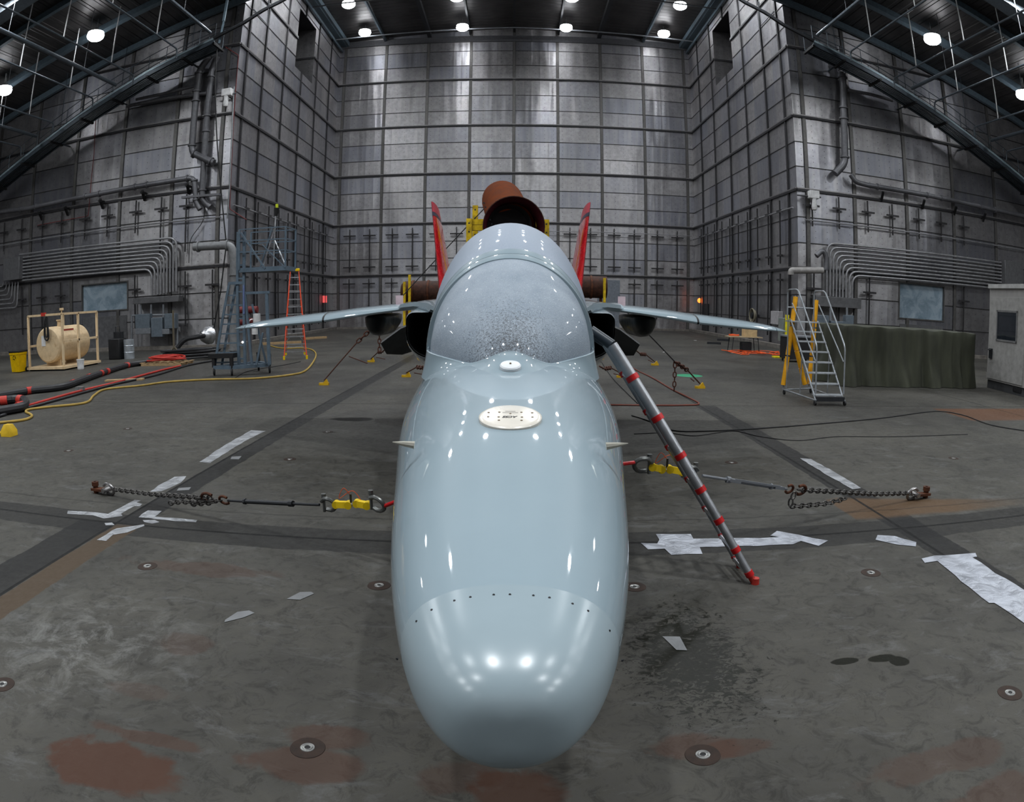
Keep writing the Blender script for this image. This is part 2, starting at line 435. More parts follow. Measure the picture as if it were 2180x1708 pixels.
# alcove ceiling: beams along the depth and cross pipes
for x in (-14.2, -10.9, -7.1, -3.7, 0, 3.7, 7.1, 10.9, 14.2):
    big = abs(x) in (7.1, 14.2)
    m = MB(); z = 25.75 - .05 * abs(x)
    m.beam((x, D2, z - .25), (x, D - .02, z - .25), .32 if big else .14, .42 if big else .3)
    trim(m, M_['dark'] if abs(x) < 10 else STEELB)
for y in (52.3, 45.2, 39.0):
    m = MB(); m.tube([(-14.7, y, 24.3), (-7, y, 24.5), (0, y, 24.7), (7, y, 24.5), (14.7, y, 24.3)], .06); trim(m, M_['grey'])
for sx in (-1, 1):
    m = MB(); m.beam((sx * 14.65, D2, 24.2), (sx * 14.65, D - .05, 24.2), .1, .22); m.beam((sx * 14.5, D2, 24.7), (sx * 14.5, D - .05, 24.7), .5, .3, ); trim(m, STEELB)
m = MB(); m.box((-WC, D - .18, 24.45), (WC, D - .01, 25.0)); trim(m, simple('cornice', (.13, .13, .14), .45, .7))
# ---------------------------------------------------------------- floor
def floor_mat():
    t = NT('wet_concrete'); c = t.coord('Object'); x, y, z = t.sep(c)
    def near(v, a, w_, soft=.01):   # 1 where |v-a|<w
        return t.mapr(t.math('ABSOLUTE', t.math('SUBTRACT', v, a)), w_ + soft, w_, 0, 1)
    def step(v, a, s=.02): return t.mapr(v, a - s, a + s, 0, 1)
    def mul(*a):
        r = a[0]
        for b in a[1:]: r = t.math('MULTIPLY', r, b)
        return r
    wob = t.noise(c, 2.2, 5, .7); wob2 = t.noise(c, .55, 5, .6)
    xw = t.math('ADD', x, t.math('MULTIPLY', t.math('SUBTRACT', wob, .5), .12)); yw = t.math('ADD', y, t.math('MULTIPLY', t.math('SUBTRACT', wob, .5), .12))
    fine = t.noise(c, 11, 7, .72); mid = t.noise(c, 1.6, 6, .62, .4); big = t.noise(c, .28, 4, .6, .5)
    col = t.mix(t.mapr(mid, .3, .7), (.026, .025, .022), (.062, .059, .050))
    col = t.mix(t.mapr(big, .35, .65), col, t.mix(.6, col, (.080, .075, .062)))
    col = t.mix(t.mapr(fine, .35, .68, 0, .55), col, (.062, .060, .057))
    # pale scuffs
    sc_ = t.noise(t.scale(c, 1.0, 2.2, 1), 1.9, 8, .78, .7)
    col = t.mix(mul(t.mapr(t.noise(c, 5.5, 8, .8, 1.2), .5, .62), .5), col, (.012, .0115, .010))
    col = t.mix(mul(t.mapr(sc_, .54, .70), .6), col, (.11, .11, .11))
    glare_tint = mul(t.mapr(t.noise(c, 3.3, 9, .8, .6), .47, .66), t.mapr(t.node('ShaderNodeVectorMath', [t.scale(c, 1, 1, 0), (-2.75, 3.35, 0)], operation='DISTANCE').outputs['Value'], 1.1, .1))  # whitish glare painted into the floor colour at the near left
    col = t.mix(mul(glare_tint, .55), col, (.26, .26, .25))
    # expansion joints and the resurfaced dark strips beside them
    XL, XR, YC = -3.98, 4.10, 5.81
    dk = (.0095, .0095, .010)
    left = mul(near(xw, XL + .16, .17), step(y, YC)); left2 = mul(near(xw, XL - .25, .24), t.mapr(y, YC, YC + .05, 1, 0))
    brown = mul(near(xw, XL + .18, .15), t.mapr(y, YC - .1, YC, 1, 0))
    right = mul(near(xw, XR + .12, .22), t.mapr(y, 14, 14.2, 1, 0))
    cross = mul(near(yw, YC - .02, .30), .8)
    for f in (left, left2, right, cross): col = t.mix(mul(f, .8), col, dk)
    col = t.mix(mul(brown, .85), col, (.060, .040, .024))
    # tan patch by the right joint
    tan = mul(step(xw, 3.72), t.mapr(xw, 6.6, 5.2, 0, 1), t.mapr(yw, 6.15, 6.25), t.mapr(t.math('ADD', yw, t.math('MULTIPLY', t.math('ABSOLUTE', t.math('SUBTRACT', x, 3.9)), .22)), 7.05, 6.95, 0, 1))
    col = t.mix(mul(tan, .85), col, (.085, .050, .026))
    tan2 = mul(step(xw, 10.1), t.mapr(yw, 12.0, 12.2), t.mapr(yw, 13.9, 13.7, 0, 1))
    col = t.mix(mul(tan2, .8), col, (.10, .045, .022))
    # rust blooms near the camera
    for (qx, qy, rx, ry, k) in ((230, 1630, .42, .20, .85), (330, 1575, .35, .06, .5), (640, 1630, .36, .14, .55), (690, 1570, .22, .10, .5), (1480, 1590, .24, .12, .5), (1560, 1590, .22, .08, .5), (2010, 1620, .40, .14, .35), (2130, 1690, .35, .14, .4), (400, 1370, .2, .16, .3), (300, 1470, .25, .1, .25), (430, 1210, .7, .14, .35), (1090, 1690, .22, .16, .7), (960, 1660, .22, .14, .35)):
        _q = fl(qx, qy); px, py = _q.x, _q.y
        d = t.node('ShaderNodeVectorMath', [t.node('ShaderNodeVectorMath', [c, (px, py, 0)], operation='SUBTRACT').outputs[0], (1 / rx, 1 / ry, 1)], operation='MULTIPLY').outputs[0]
        ln = t.node('ShaderNodeVectorMath', [d], operation='LENGTH').outputs['Value']
        f = t.mapr(t.math('ADD', ln, t.math('MULTIPLY', t.math('SUBTRACT', mid, .5), 2.6)), 1.05, .8, 0, 1)
        col = t.mix(mul(f, k), col, (.058, .026, .016))
    # joints, dark lines
    j1 = t.math('MAXIMUM', near(x, XL, .018, .006), near(x, XR, .018, .006)); j2 = near(y, YC, .018, .006)
    j3 = mul(near(y, 14.15, .015), 1.0); j4 = near(y, 22.3, .02); j5 = near(yw, 6.45, .012)
    j6 = t.math('MAXIMUM', near(x, XL - 8.2, .012), near(x, XR + 8.2, .012))
    jj = t.math('MAXIMUM', t.math('MAXIMUM', t.math('MAXIMUM', j1, j2), t.math('MAXIMUM', j3, j4)), t.math('MAXIMUM', mul(j5, .4), j6))
    col = t.mix(mul(jj, .9), col, (.003, .003, .003))
    far = mul(t.mapr(xw, XR, XR + .1), t.mapr(yw, YC - .05, YC, 1, 0), step(x, XR), t.mapr(t.math('ADD', x, mul(y, -1.0)), .6, .64, 0, 1))
    # wetness: puddles and a splash field
    def ell(px, py, rx, ry, amp=1.2, n_=None):
        d = t.node('ShaderNodeVectorMath', [t.node('ShaderNodeVectorMath', [c, (px, py, 0)], operation='SUBTRACT').outputs[0], (1 / rx, 1 / ry, 1)], operation='MULTIPLY').outputs[0]
        ln = t.node('ShaderNodeVectorMath', [d], operation='LENGTH').outputs['Value']
        return t.math('ADD', ln, t.math('MULTIPLY', t.math('SUBTRACT', n_ if n_ is not None else wob, .5), amp))
    puds = None
    for (qx, qy, rx, ry) in ((1798, 1408, .10, .045), (1878, 1402, .11, .05), (1915, 1408, .08, .07), (746, 893, .42, .16), (700, 920, .13, .05), (760, 893, .3, .22)):
        _q = fl(qx, qy); a, b = _q.x, _q.y
        f = t.mapr(ell(a, b, rx, ry), 1.05, .95, 0, 1); puds = f if puds is None else t.math('MAXIMUM', puds, f)
    spl = t.noise(t.scale(c, 14, 20, 1), 1.0, 7, .8, .9)
    field = t.mapr(ell(1.22, 3.72, .62, 1.25, .6, wob2), 1.05, .2, 0, 1)
    spots = t.mapr(t.math('ADD', spl, mul(field, .26)), .66, .70, 0, 1); spots = mul(spots, step(field, .04))
    fld2 = t.mapr(ell(1.15, 4.55, .62, .42, 1.6, wob), 1.0, .6, 0, .45)
    spots = t.math('MAXIMUM', spots, mul(fld2, .75))
    wet = t.math('MAXIMUM', puds, spots)
    col = t.mix(mul(wet, .88), col, (.005, .0055, .003))
    damp = t.mapr(t.noise(c, .16, 4, .55, .4), .42, .60, 0, 1)
    dampfar = mul(damp, t.mapr(y, 10, 18, .15, 1))
    col = t.mix(mul(dampfar, .35), col, (.016, .016, .016))
    rough = t.mapr(fine, .3, .7, .50, .72)
    rough = t.math('SUBTRACT', rough, mul(dampfar, .22)); 
    rn = t.n.new('ShaderNodeMix'); t._in(rn.inputs[0], wet); t._in(rn.inputs[2], rough); t._in(rn.inputs[3], .30)
    bh = t.math('ADD', mul(fine, .6), mul(jj, -1.5)); bh = t.math('ADD', bh, mul(mid, 1.0))
    t.set(col=col, rough=rn.outputs[0], normal=t.bump(bh, .35, .012), spec=t.math('SUBTRACT', .13, t.math('MULTIPLY', wet, .06)))
    return t.mat
m = MB(); m.box((-XO, -16, -.3), (XO, D, 0)); fo = m.build('floor', floor_mat()); tag(fo, kind='structure')
# kerbs along the walls
CURB = simple('kerb_concrete', (.16, .145, .13), .8, 0, .25, 3.0)
for a, b in ((((-WC, D - .35, 0)), (WC, D - .1, .16)), ((-WC + .1, D2, 0), (-WC + .45, D - .3, .2)), ((WC - .45, D2, 0), (WC - .1, D - .3, .2)), ((-XO, D2 - .5, 0), (-WC + .45, D2 - .12, .2)), ((WC - .45, D2 - .5, 0), (XO, D2 - .12, .2))):
    m = MB(); m.box(a, b); trim(m, CURB)
# ---------------------------------------------------------------- the jet
PAINT = (.235, .305, .345)
def paint_mat(name, col, rough, rv, coat=.0, spk=0.0):
    t = NT(name); c = t.coord(); n = t.noise(c, 4, 6, .6); f = t.noise(c, 160, 2, .5)
    cc = t.mix(t.mapr(n, .3, .7), tuple(x * .98 for x in col), tuple(x * 1.02 for x in col))
    drop = t.node('ShaderNodeTexVoronoi', {'Vector': c, 'Scale': 70.0}).outputs['Distance']
    h = t.math('ADD', t.math('MULTIPLY', t.mapr(drop, .0, .22, 1, 0), t.mapr(n, .5, .6, 0, 1)), t.math('MULTIPLY', f, .3))
    t.set(col=cc, rough=t.mapr(n, .3, .7, rough - rv, rough + rv), coat=coat, coatr=.035, normal=t.bump(h, .03, .002), spec=.5 if coat < .1 else .25)
    return t.mat
SKIN = paint_mat('aircraft_skin', PAINT, .42, .03, 1.0)
RADOME = paint_mat('radome_skin', (.255, .318, .35), .25, .01, .0)
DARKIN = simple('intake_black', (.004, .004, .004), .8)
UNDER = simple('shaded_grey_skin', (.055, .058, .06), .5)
jet = thing('jet_aircraft', 'pale blue-grey two-seat jet aircraft with twin red tail fins, nose towards the viewer', 'aircraft', (0, 0, 0))
def JX(Y): return X0 - .0062 * Y + .003
AX_ = {}
def J(x, Y, z): return Vector((x + JX(Y), Y, z))
def pch(xs, ys, t):
    n = len(xs); d = [(ys[i + 1] - ys[i]) / (xs[i + 1] - xs[i]) for i in range(n - 1)]; mm = [d[0]]
    for i in range(1, n - 1): mm.append(2 * d[i - 1] * d[i] / (d[i - 1] + d[i]) if d[i - 1] * d[i] > 0 else 0)
    mm.append(d[-1]); k = 0
    while k < n - 2 and t > xs[k + 1]: k += 1
    h = xs[k + 1] - xs[k]; u = (t - xs[k]) / h
    return ys[k] * (2 * u**3 - 3 * u * u + 1) + h * mm[k] * (u**3 - 2 * u * u + u) + ys[k + 1] * (3 * u * u - 2 * u**3) + h * mm[k + 1] * (u**3 - u * u)
YN = 1.402
SS = [0, .15, .35, .6, .9, 1.25, 1.65, 1.95, 2.37, 2.7, 3.2, 3.76]
FW = [0, .125, .222, .316, .419, .525, .661, .70, .78, .86, .9, .62]
FT = [1.127, 1.217, 1.287, 1.352, 1.462, 1.650, 1.80, 1.90, 2.05, 2.25, 2.5, 2.15]
FC = [1.097, 1.097, 1.107, 1.127, 1.177, 1.247, 1.317, 1.35, 1.5, 1.6, 1.7, 1.75]
FB = [1.067, .977, .917, .847, .777, .717, .697, .72, .8, .95, 1.05, 1.3]
def ring(s, n=96, e=2.25):
    W, T, C_, B = [pch(SS, a, s) for a in (FW, FT, FC, FB)]; Y = YN + s * s; out = []
    for j in range(n):
        a = 2 * math.pi * j / n; c, q = math.cos(a), math.sin(a)
        x = math.copysign(abs(c) ** (2 / e), c) * W; z = math.copysign(abs(q) ** (2 / e), q)
        out.append(J(x, Y, C_ + (T - C_) * z if z > 0 else C_ + (C_ - B) * z))
    return out
def topz(Y, x=0.0, e=2.25):
    s = math.sqrt(Y - YN); W, T, C_ = [pch(SS, a, s) for a in (FW, FT, FC)]
    return C_ + (T - C_) * max(0, 1 - (abs(x) / W) ** e) ** (1 / e)
YJ = 1.79
sj = math.sqrt(YJ - YN)
m = MB(); m.loft([ring(s_) for s_ in [.002] + [sj * (i / 22) for i in range(1, 23)]], caps=(True, False)); m.build('nose_cone', RADOME, jet)
m = MB(); m.loft([ring(sj + (3.76 - sj) * (i / 90)) for i in range(0, 91)], caps=(False, True)); m.build('fuselage', SKIN, jet)
# fasteners around the nose joint
for k in range(-8, 9):
    x = .055 * k + (.01 if k % 2 else 0); Y = YJ - .045
    if abs(x) > .36: continue
    z = topz(Y, x); n_ = Vector((x * 1.6, -.45, max(.12, z - .95))).normalized()
    p = J(x, Y, z); m = MB(); m.lathe([(.0, .0015), (.0035, .0015), (.0042, -.002)], 8, 0, p, n_); m.build('fastener', M_['dark'], jet)
# raised hump ahead of the windshield, small oval antenna and the round marked antenna
def disc(name, mat, Y, r, h, slope, zoff=0.0, ey=1.0):
    p = J(0, Y, topz(Y) + zoff); ax = Vector((0, -slope, 1)).normalized()
    m = MB(); m.lathe([(r * 1.02, -.02), (r * 1.02, h * .45), (r * .97, h * .8), (r * .88, h), (0, h * 1.06)], 48, 0, p, ax)
    return m, p, ax
CREAMW = simple('ivory_plastic', (.66, .62, .55), .25, 0, .03, coat=.5)
sl = (topz(3.0) - topz(2.7)) / .3
m, p, ax = disc('antenna_disc', CREAMW, 2.925, .134, .014, sl)
ad = m.build('antenna_disc', CREAMW, jet)
up_ = ax; fy = Vector((0, 1, sl)).normalized(); fx = fy.cross(up_).normalized()
BRASS = simple('brown_fastener', (.16, .11, .06), .5, .4)
for (a, b) in ((-.048, .045), (.048, .045), (-.05, -.012), (.05, -.012), (-.095, .04), (.095, .04), (-.095, -.01), (.095, -.01), (-.048, -.05), (.048, -.05), (0, .028)):
    q = p + fx * a + fy * (b - .012) + up_ * .0138; m = MB(); m.lathe([(.0, .0022), (.005, .0022), (.0065, -.003)], 10, 0, q, up_); m.build('screw_head', BRASS, ad)
def text(name, body, size, mat, parent, mat4, shear=0.0, bold=0.0, ext=.0006):
    cu = bpy.data.curves.new(name, 'FONT'); cu.body = body; cu.size = size; cu.align_x = 'CENTER'; cu.align_y = 'CENTER'; cu.extrude = ext; cu.shear = shear; cu.offset = bold
    o = bpy.data.objects.new(name, cu); COL.objects.link(o); dg = bpy.context.evaluated_depsgraph_get()
    me = bpy.data.meshes.new_from_object(o.evaluated_get(dg)); bpy.data.objects.remove(o); me.name = name
    me.transform(mat4); me.materials.clear(); me.materials.append(mat)
    o = bpy.data.objects.new(name, me); COL.objects.link(o)
    if parent: o.parent = parent
    return o
INK = simple('black_ink', (.012, .012, .012), .5); INKG = simple('grey_ink', (.22, .21, .2), .5)
def face(pos, xa, ya):
    xa = Vector(xa).normalized(); ya = Vector(ya).normalized(); R_ = Matrix((xa, ya, xa.cross(ya))).transposed().to_4x4(); R_.translation = pos; return R_
text('maker_text', 'ACSS', .026, INK, ad, face(p + up_ * .0152 - fy * .022, -fx, -fy), .35, .0007)
for (dy, wd) in ((.044, .045), (.028, .068)):   # two rows of print too small to read
    c = p + up_ * .0152 + fy * dy; m = MB()
    m.beam(c - fx * wd / 2, c + fx * wd / 2, .0035, .0004, up=tuple(up_)); m.build('faint_print_line', INKG, ad)
# small oval antenna on the hump
Yh = 3.785; zz = 1.785
m = MB(); m.lathe([(.059, -.03), (.059, .008), (.053, .015), (.03, .02), (0, .021)], 40, 0, J(0, Yh, zz), Vector((0, -.34, 1)))
oa = m.build('oval_antenna', simple('white_plastic', (.7, .72, .74), .3, 0, .03, coat=.4), jet)
m = MB(); m.lathe([(0, .024), (.005, .024), (.006, .018)], 8, 0, J(0, Yh - .008, zz), Vector((0, -.34, 1))); m.build('screw_head', BRASS, oa)
# cockpit sill fairing, windshield, bow frame, canopy
def ell(w_, zb, zt, Y, n=48, e=2.05, lean=0.0):
    out = []
    for k in range(n + 1):
        a = math.pi * k / n; c, q = math.cos(a), math.sin(a)
        x = math.copysign(abs(c) ** (2 / e), c) * w_; zz = (abs(q) ** (2 / e))
        out.append(J(x, Y + lean * zz, zb + (zt - zb) * zz))
    return out
PL = [(0.0, 3.92), (.10, 3.94), (.24, 4.08), (.40, 4.27), (.50, 4.41), (.545, 4.53), (.565, 4.75), (.60, 5.1), (.655, 5.6), (.685, 6.1), (.69, 6.7), (.62, 7.4), (.4, 8.1), (.1, 8.7)]
def wplan(Y):
    ys = [q[1] for q in PL]; return max(.002, pch(ys, [q[0] for q in PL], Y))
m = MB(); rings = []
pl = smoothpath([(-a, b, 0) for a, b in PL[::-1]] + [(a, b, 0) for a, b in PL[1:]], 5)
def zedge(Y): return 1.772 + .05 * min(1, max(0, (Y - 4.08) / .45)) + (.03 * min(1, max(0, (Y - 4.6) / 1.5)))
def humpf(x): return .5 + .5 * math.cos(min(1, abs(x) / .27) * math.pi)
def zed(q): return zedge(q.y) + .088 * humpf(q.x) * (1 if q.y < 4.3 else 0)
NR = 9
for i in range(NR + 3):
    row = []
    for q in pl:
        front = min(1, max(0, (4.6 - q.y) / .6)); hx = humpf(q.x) * (1 if q.y < 4.3 else 0)
        nx, ny = (math.copysign(min(1, abs(q.x) / .45), q.x), -front * (1 - min(1, abs(q.x) / .6) ** 2))
        ln = math.hypot(nx, ny) or 1; nx, ny = nx / ln, ny / ln
        gout = .030 + .05 * front + .15 * hx; zt_ = zed(q)
        if i < NR:
            t_ = i / (NR - 1); g = gout * (1 - t_) ** 1.7 + .014
            bx, by = q.x + nx * (gout + .014), q.y + ny * (gout + .014)
            zb_ = topz(max(1.6, by), bx) - .012 if abs(bx) < pch(SS, FW, math.sqrt(by - YN)) * .97 else zt_ - .15
            zb_ = max(min(zb_, zt_ - .03), zt_ - .17)
            row.append(J(q.x + nx * g, q.y + ny * g, zb_ + (zt_ - zb_) * (1 - (1 - t_) ** 1.25)))
        else:
            k = i - NR + 1; back = (.03 + .10 * hx) * k / 3
            row.append(J(q.x - nx * back + nx * .014, q.y - ny * back + ny * .014, zt_ + (.004 if k == 1 else -.008 * k) - .0 * hx))
    rings.append(row)
m.loft(rings, closed=False); m.build('cockpit_sill', SKIN, jet)
def frost_mat(name, windshield):
    t = NT(name); c = t.coord(); x, y, z = t.sep(c)
    f1 = t.noise(c, 75, 3, .7); f2 = t.noise(c, 170, 2, .6); f3 = t.noise(c, 5, 4, .6)
    body = t.mix(t.mapr(f3, .3, .7), (.20, .245, .295), (.275, .32, .37))
    f = t.math('ADD', t.math('MULTIPLY', f1, .6), t.math('MULTIPLY', f2, .4))
    if windshield:
        d = t.node('ShaderNodeVectorMath', [t.node('ShaderNodeVectorMath', [c, (.09, 3.98, 1.86)], operation='SUBTRACT').outputs[0], (4.6, 1.6, 4.2)], operation='MULTIPLY').outputs[0]
        ln = t.node('ShaderNodeVectorMath', [d], operation='LENGTH').outputs['Value']
        clear = t.mapr(ln, 0, 1.7, .34, -.16); thr = t.math('ADD', .40, t.math('MULTIPLY', clear, .5))
        cover = t.mapr(t.math('SUBTRACT', f, thr), -.10, .10, 0.05, 1)
        col = t.mix(cover, (.018, .02, .025), body); speck = t.mapr(f2, .60, .68, 0, .6)
        col = t.mix(speck, col, (.5, .55, .6))
    else:
        col = t.mix(t.mapr(f, .4, .6), tuple((.22, .265, .33)), (.28, .325, .39))
    t.set(col=col, rough=t.mapr(f, .4, .6, .45, .7), coat=.22, coatr=.05, spec=.35, normal=t.bump(f, .6, .006)); return t.mat
WSM = frost_mat('frosted_windshield', True); CNM = frost_mat('frosted_canopy', False)
wst = [(3.93, 1.79), (4.0, 1.88), (4.1, 1.97), (4.25, 2.10), (4.4, 2.215), (4.55, 2.315), (4.72, 2.41), (4.87, 2.475)]
m = MB(); rings = []
for i in range(0, 31):
    Y = 3.925 + (4.83 - 3.925) * (i / 30) ** 1.3
    zt = pch([a for a, b in wst], [b for a, b in wst], Y); rings.append(ell(wplan(Y) - .012, zedge(Y) - .02, zt, Y, lean=0.0))
m.loft(rings, closed=False); m.build('windshield', WSM, jet)
cst = [(4.83, 2.46), (5.1, 2.60), (5.5, 2.74), (5.95, 2.835), (6.4, 2.875), (6.9, 2.84), (7.4, 2.72), (8.0, 2.5), (8.7, 2.3)]
m = MB(); rings = []
for i in range(0, 41):
    Y = 4.86 + (8.6 - 4.86) * (i / 40)
    zt = pch([a for a, b in cst], [b for a, b in cst], Y); rings.append(ell(wplan(Y) - .004, zedge(Y) - .02, zt, Y))
m.loft(rings, closed=False); m.build('canopy', CNM, jet)
def hoop(name, g, y0, y1, mat, dz=0):
    m = MB(); A = []
    for (gg, yy) in ((g - .03, y0), (g, y0), (g + .004, (y0 + y1) / 2), (g, y1), (g - .03, y1)):
        zt = 2.445 + (yy - 4.83) * .5
        A.append(ell(wplan(yy) + gg, zedge(yy) - .05, zt + gg, yy))
    m.loft(A, closed=False); return m.build(name, mat, jet)
hoop('windshield_frame', .022, 4.80, 4.875, SKIN); hoop('canopy_frame', .020, 4.885, 4.97, SKIN)
hoop('canopy_seal', .014, 4.872, 4.888, M_['black'])
m = MB(); m.box(J(-.30, 4.3, 1.6), J(.30, 4.75, 1.80)); m.build('glare_shield', M_['black'], jet)
# probes on the nose sides
for sx in (-1, 1):
    px_ = atx(848, 940, -.50) if sx < 0 else atx(1328, 942, .64)
    b = J(sx * (wplan(4.5) * 0 + .40), 2.78, 1.55)
    tip = J(sx * .1775 * 2.78, 2.78, 1.562)
    m = MB(); m.tube([b, b.lerp(tip, .5), tip], .012, 8, rr=[.017, .011, .002]); m.build('air_probe', simple('bare_metal_probe', (.6, .58, .5), .3, .6), jet)
# intakes
for sx in (-1, 1):
    def irg(Y, gx, x1, zt, zb, r, nn=7):
        x0_ = .62; pts = []
        for (cx, cz, a0) in ((x1 - r, zb + r, -90), (x1 - r * .35, zt - r * .35, 0)):
            rr_ = r if a0 == -90 else r * .35
            for k in range(nn): a = math.radians(a0 + 90 * k / (nn - 1)); pts.append(J(sx * (cx + rr_ * math.cos(a)), Y, cz + rr_ * math.sin(a)))
        pts += [J(sx * x0_, Y, zt), J(sx * x0_, Y, zb)]
        return pts
    m = MB(); m.loft([irg(Y, 0, x1, zt, zb, .24) for Y, x1, zt, zb in ((6.80, 1.045, 2.04, 1.585), (6.9, 1.06, 2.05, 1.56), (7.6, 1.10, 2.08, 1.42), (9.0, 1.12, 2.08, 1.3), (12.0, 1.0, 2.1, 1.25), (15.2, .75, 2.1, 1.4))], caps=(False, True))
    it = m.build('intake_trunk', SKIN, jet)
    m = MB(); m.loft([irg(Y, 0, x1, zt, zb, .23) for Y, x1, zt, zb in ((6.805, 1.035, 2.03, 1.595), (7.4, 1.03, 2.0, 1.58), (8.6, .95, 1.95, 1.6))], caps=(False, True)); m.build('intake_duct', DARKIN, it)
# wings
LEp = [(1.38, 8.50, 2.035), (1.9, 8.80, 1.975), (2.6, 9.21, 1.885), (3.6, 9.79, 1.815), (4.25, 10.17, 1.785), (4.50, 10.50, 1.775)]
TPz = [(1.38, 2.135), (1.9, 2.10), (2.6, 2.03), (3.6, 1.945), (4.25, 1.855), (4.50, 1.80)]
def tele(x): return 11.5 + (x - 1.38) * .02
def wsec(sx, x, shift=0.0):
    Yl = pch([a for a, _, _ in LEp], [b for _, b, _ in LEp], x); zl = pch([a for a, _, _ in LEp], [c_ for _, _, c_ in LEp], x); zt = pch([a for a, _ in TPz], [b for _, b in TPz], x)
    c_ = tele(x) - Yl; th = (zt - zl)
    up = [(0, .18), (.004, .32), (.012, .45), (.03, .60), (.07, .78), (.14, .92), (.25, 1.0), (.45, 1.0), (.7, .85), (1, .55)]
    lo = [(1, .50), (.7, .38), (.4, .15), (.18, .08), (.08, .02), (.03, -.02), (.012, -.02), (.004, .05)]
    return [J(sx * x, Yl + c_ * a, zl + th * b) for a, b in up + lo]
for sx in (-1, 1):
    def panel(xs, name, par, cap=(True, True)):
        m = MB(); m.loft([wsec(sx, x) for x in xs], caps=cap); return m.build(name, SKIN, par)
    wg = panel([1.38, 1.7, 2.1, 2.575], 'wing', jet); panel([2.605, 3.0, 3.5, 3.95, 4.15], 'outer_wing_panel', wg)
    m = MB(); m.loft([wsec(sx, x) for x in (4.165, 4.3, 4.42, 4.5)], caps=(True, True)); m.build('wing_tip', SKIN, wg)
    m = MB(); q = wsec(sx, 2.59); m.loft([[p + Vector((-.016 * 1, 0, 0)) for p in q], [p + Vector((.016, 0, 0)) for p in q]], caps=(True, True)); m.build('panel_gap', M_['black'], wg)
    # leading edge strake
    m = MB()
    st = [(.55, 5.6, 2.03, 2.08), (.72, 6.3, 2.035, 2.12), (.86, 6.9, 2.045, 2.155), (1.1, 7.7, 2.05, 2.165), (1.40, 8.5, 2.03, 2.14)]
    R_ = []
    for x, y, zl, zt in st:
        R_.append([J(sx * x, y, (zl + zt) / 2 - .01), J(sx * x * .985, y + .03, zt - .02), J(sx * x * .9, y + .2, zt), J(sx * .4, y + .6, zt + .06), J(sx * .4, y + .6, zl - .02), J(sx * x * .9, y + .2, zl), J(sx * x * .985, y + .03, zl + .005)])
    m.loft(R_, caps=(True, True)); m.build('wing_strake', SKIN, jet)
    m = MB(); m.loft([wsec(sx, .5 + .0), wsec(sx, 1.4)] if False else [[Vector((JX(p.y) + sx * .4, p.y + (.15), p.z)) for p in wsec(sx, 1.38)], wsec(sx, 1.385)], caps=(True, True)); m.build('wing_root', SKIN, jet)
    # pod under the wing
    m = MB(); R_ = []
    for (Y, k) in ((9.35, .02), (9.4, .45), (9.5, .72), (9.7, .92), (10.0, 1.0), (10.8, 1.0), (11.4, .7), (11.9, .2)):
        R_.append([J(sx * (1.93 + .165 * k * math.cos(a)), Y, 1.93 - (.28 * k * max(0, -math.sin(a)) ** .8) + .05 * k * max(0, math.sin(a))) for a in [2 * math.pi * i / 24 for i in range(24)]])
    m.loft(R_, caps=(True, True)); m.build('wing_pod', simple('pod_grey', (.022, .024, .026), .4, 0, .1, coat=.15), jet)
    # drooped tailplane
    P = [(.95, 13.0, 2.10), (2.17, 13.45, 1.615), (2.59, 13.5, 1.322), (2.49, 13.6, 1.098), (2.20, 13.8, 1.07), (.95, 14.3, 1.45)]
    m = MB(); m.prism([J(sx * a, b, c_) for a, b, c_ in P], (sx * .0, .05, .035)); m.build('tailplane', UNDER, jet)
    # tail fin
    REDM = simple('fin_red', (.50, .006, .012), .25, 0, .1, coat=.6)
    def fsec(t_, z):
        xb = 1.22 + (1.575 - 1.22) * t_; yl = 11.9 + (13.55 - 11.9) * t_; yt = 14.8 + .25 * t_; th = .075 - .035 * t_
        pr = [(0, 0), (.04, .45), (.15, .85), (.35, 1), (.7, .6), (1, .08)]
        return [J(sx * (xb + th * b), yl + (yt - yl) * a, z) for a, b in pr] + [J(sx * (xb - th * b), yl + (yt - yl) * a, z) for a, b in pr[::-1][:-1]]
    def fz(t_): return 2.35 + (4.17 - 2.35) * t_
    m = MB(); m.loft([fsec(t_, fz(t_)) for t_ in (0, .3, .6, .82)], caps=(True, True)); fn = m.build('tail_fin', REDM, jet)
    m = MB(); m.loft([fsec(t_, fz(t_)) for t_ in (.825, .87)], caps=(True, True)); m.build('fin_band', simple('fin_black_band', (.03, .035, .06), .35), fn)
    m = MB(); m.loft([fsec(t_, fz(t_)) for t_ in (.872, .93, .985, 1.0)], caps=(True, True)); m.build('fin_tip', simple('fin_tip_red', (.38, .03, .05), .35), fn)
    # tape flag on the wing fold line
    tp = simple('pale_pink_tape', (.55, .42, .45), .6)
    m = MB(); m.box(J(sx * 1.47 - .05, 9.0, 2.10), J(sx * 1.47 + .05, 9.006, 2.235)); m.build('tape_flag', tp, jet)
    m = MB(); q = [p + Vector((0, -.004, .004)) for p in wsec(sx, 1.39)[:9]]; m.loft([[p + Vector((-.025, 0, 0)) for p in q], [p + Vector((.025, -.03, .012)) for p in q]], closed=False); m.build('wing_joint_strip', SKIN, jet)
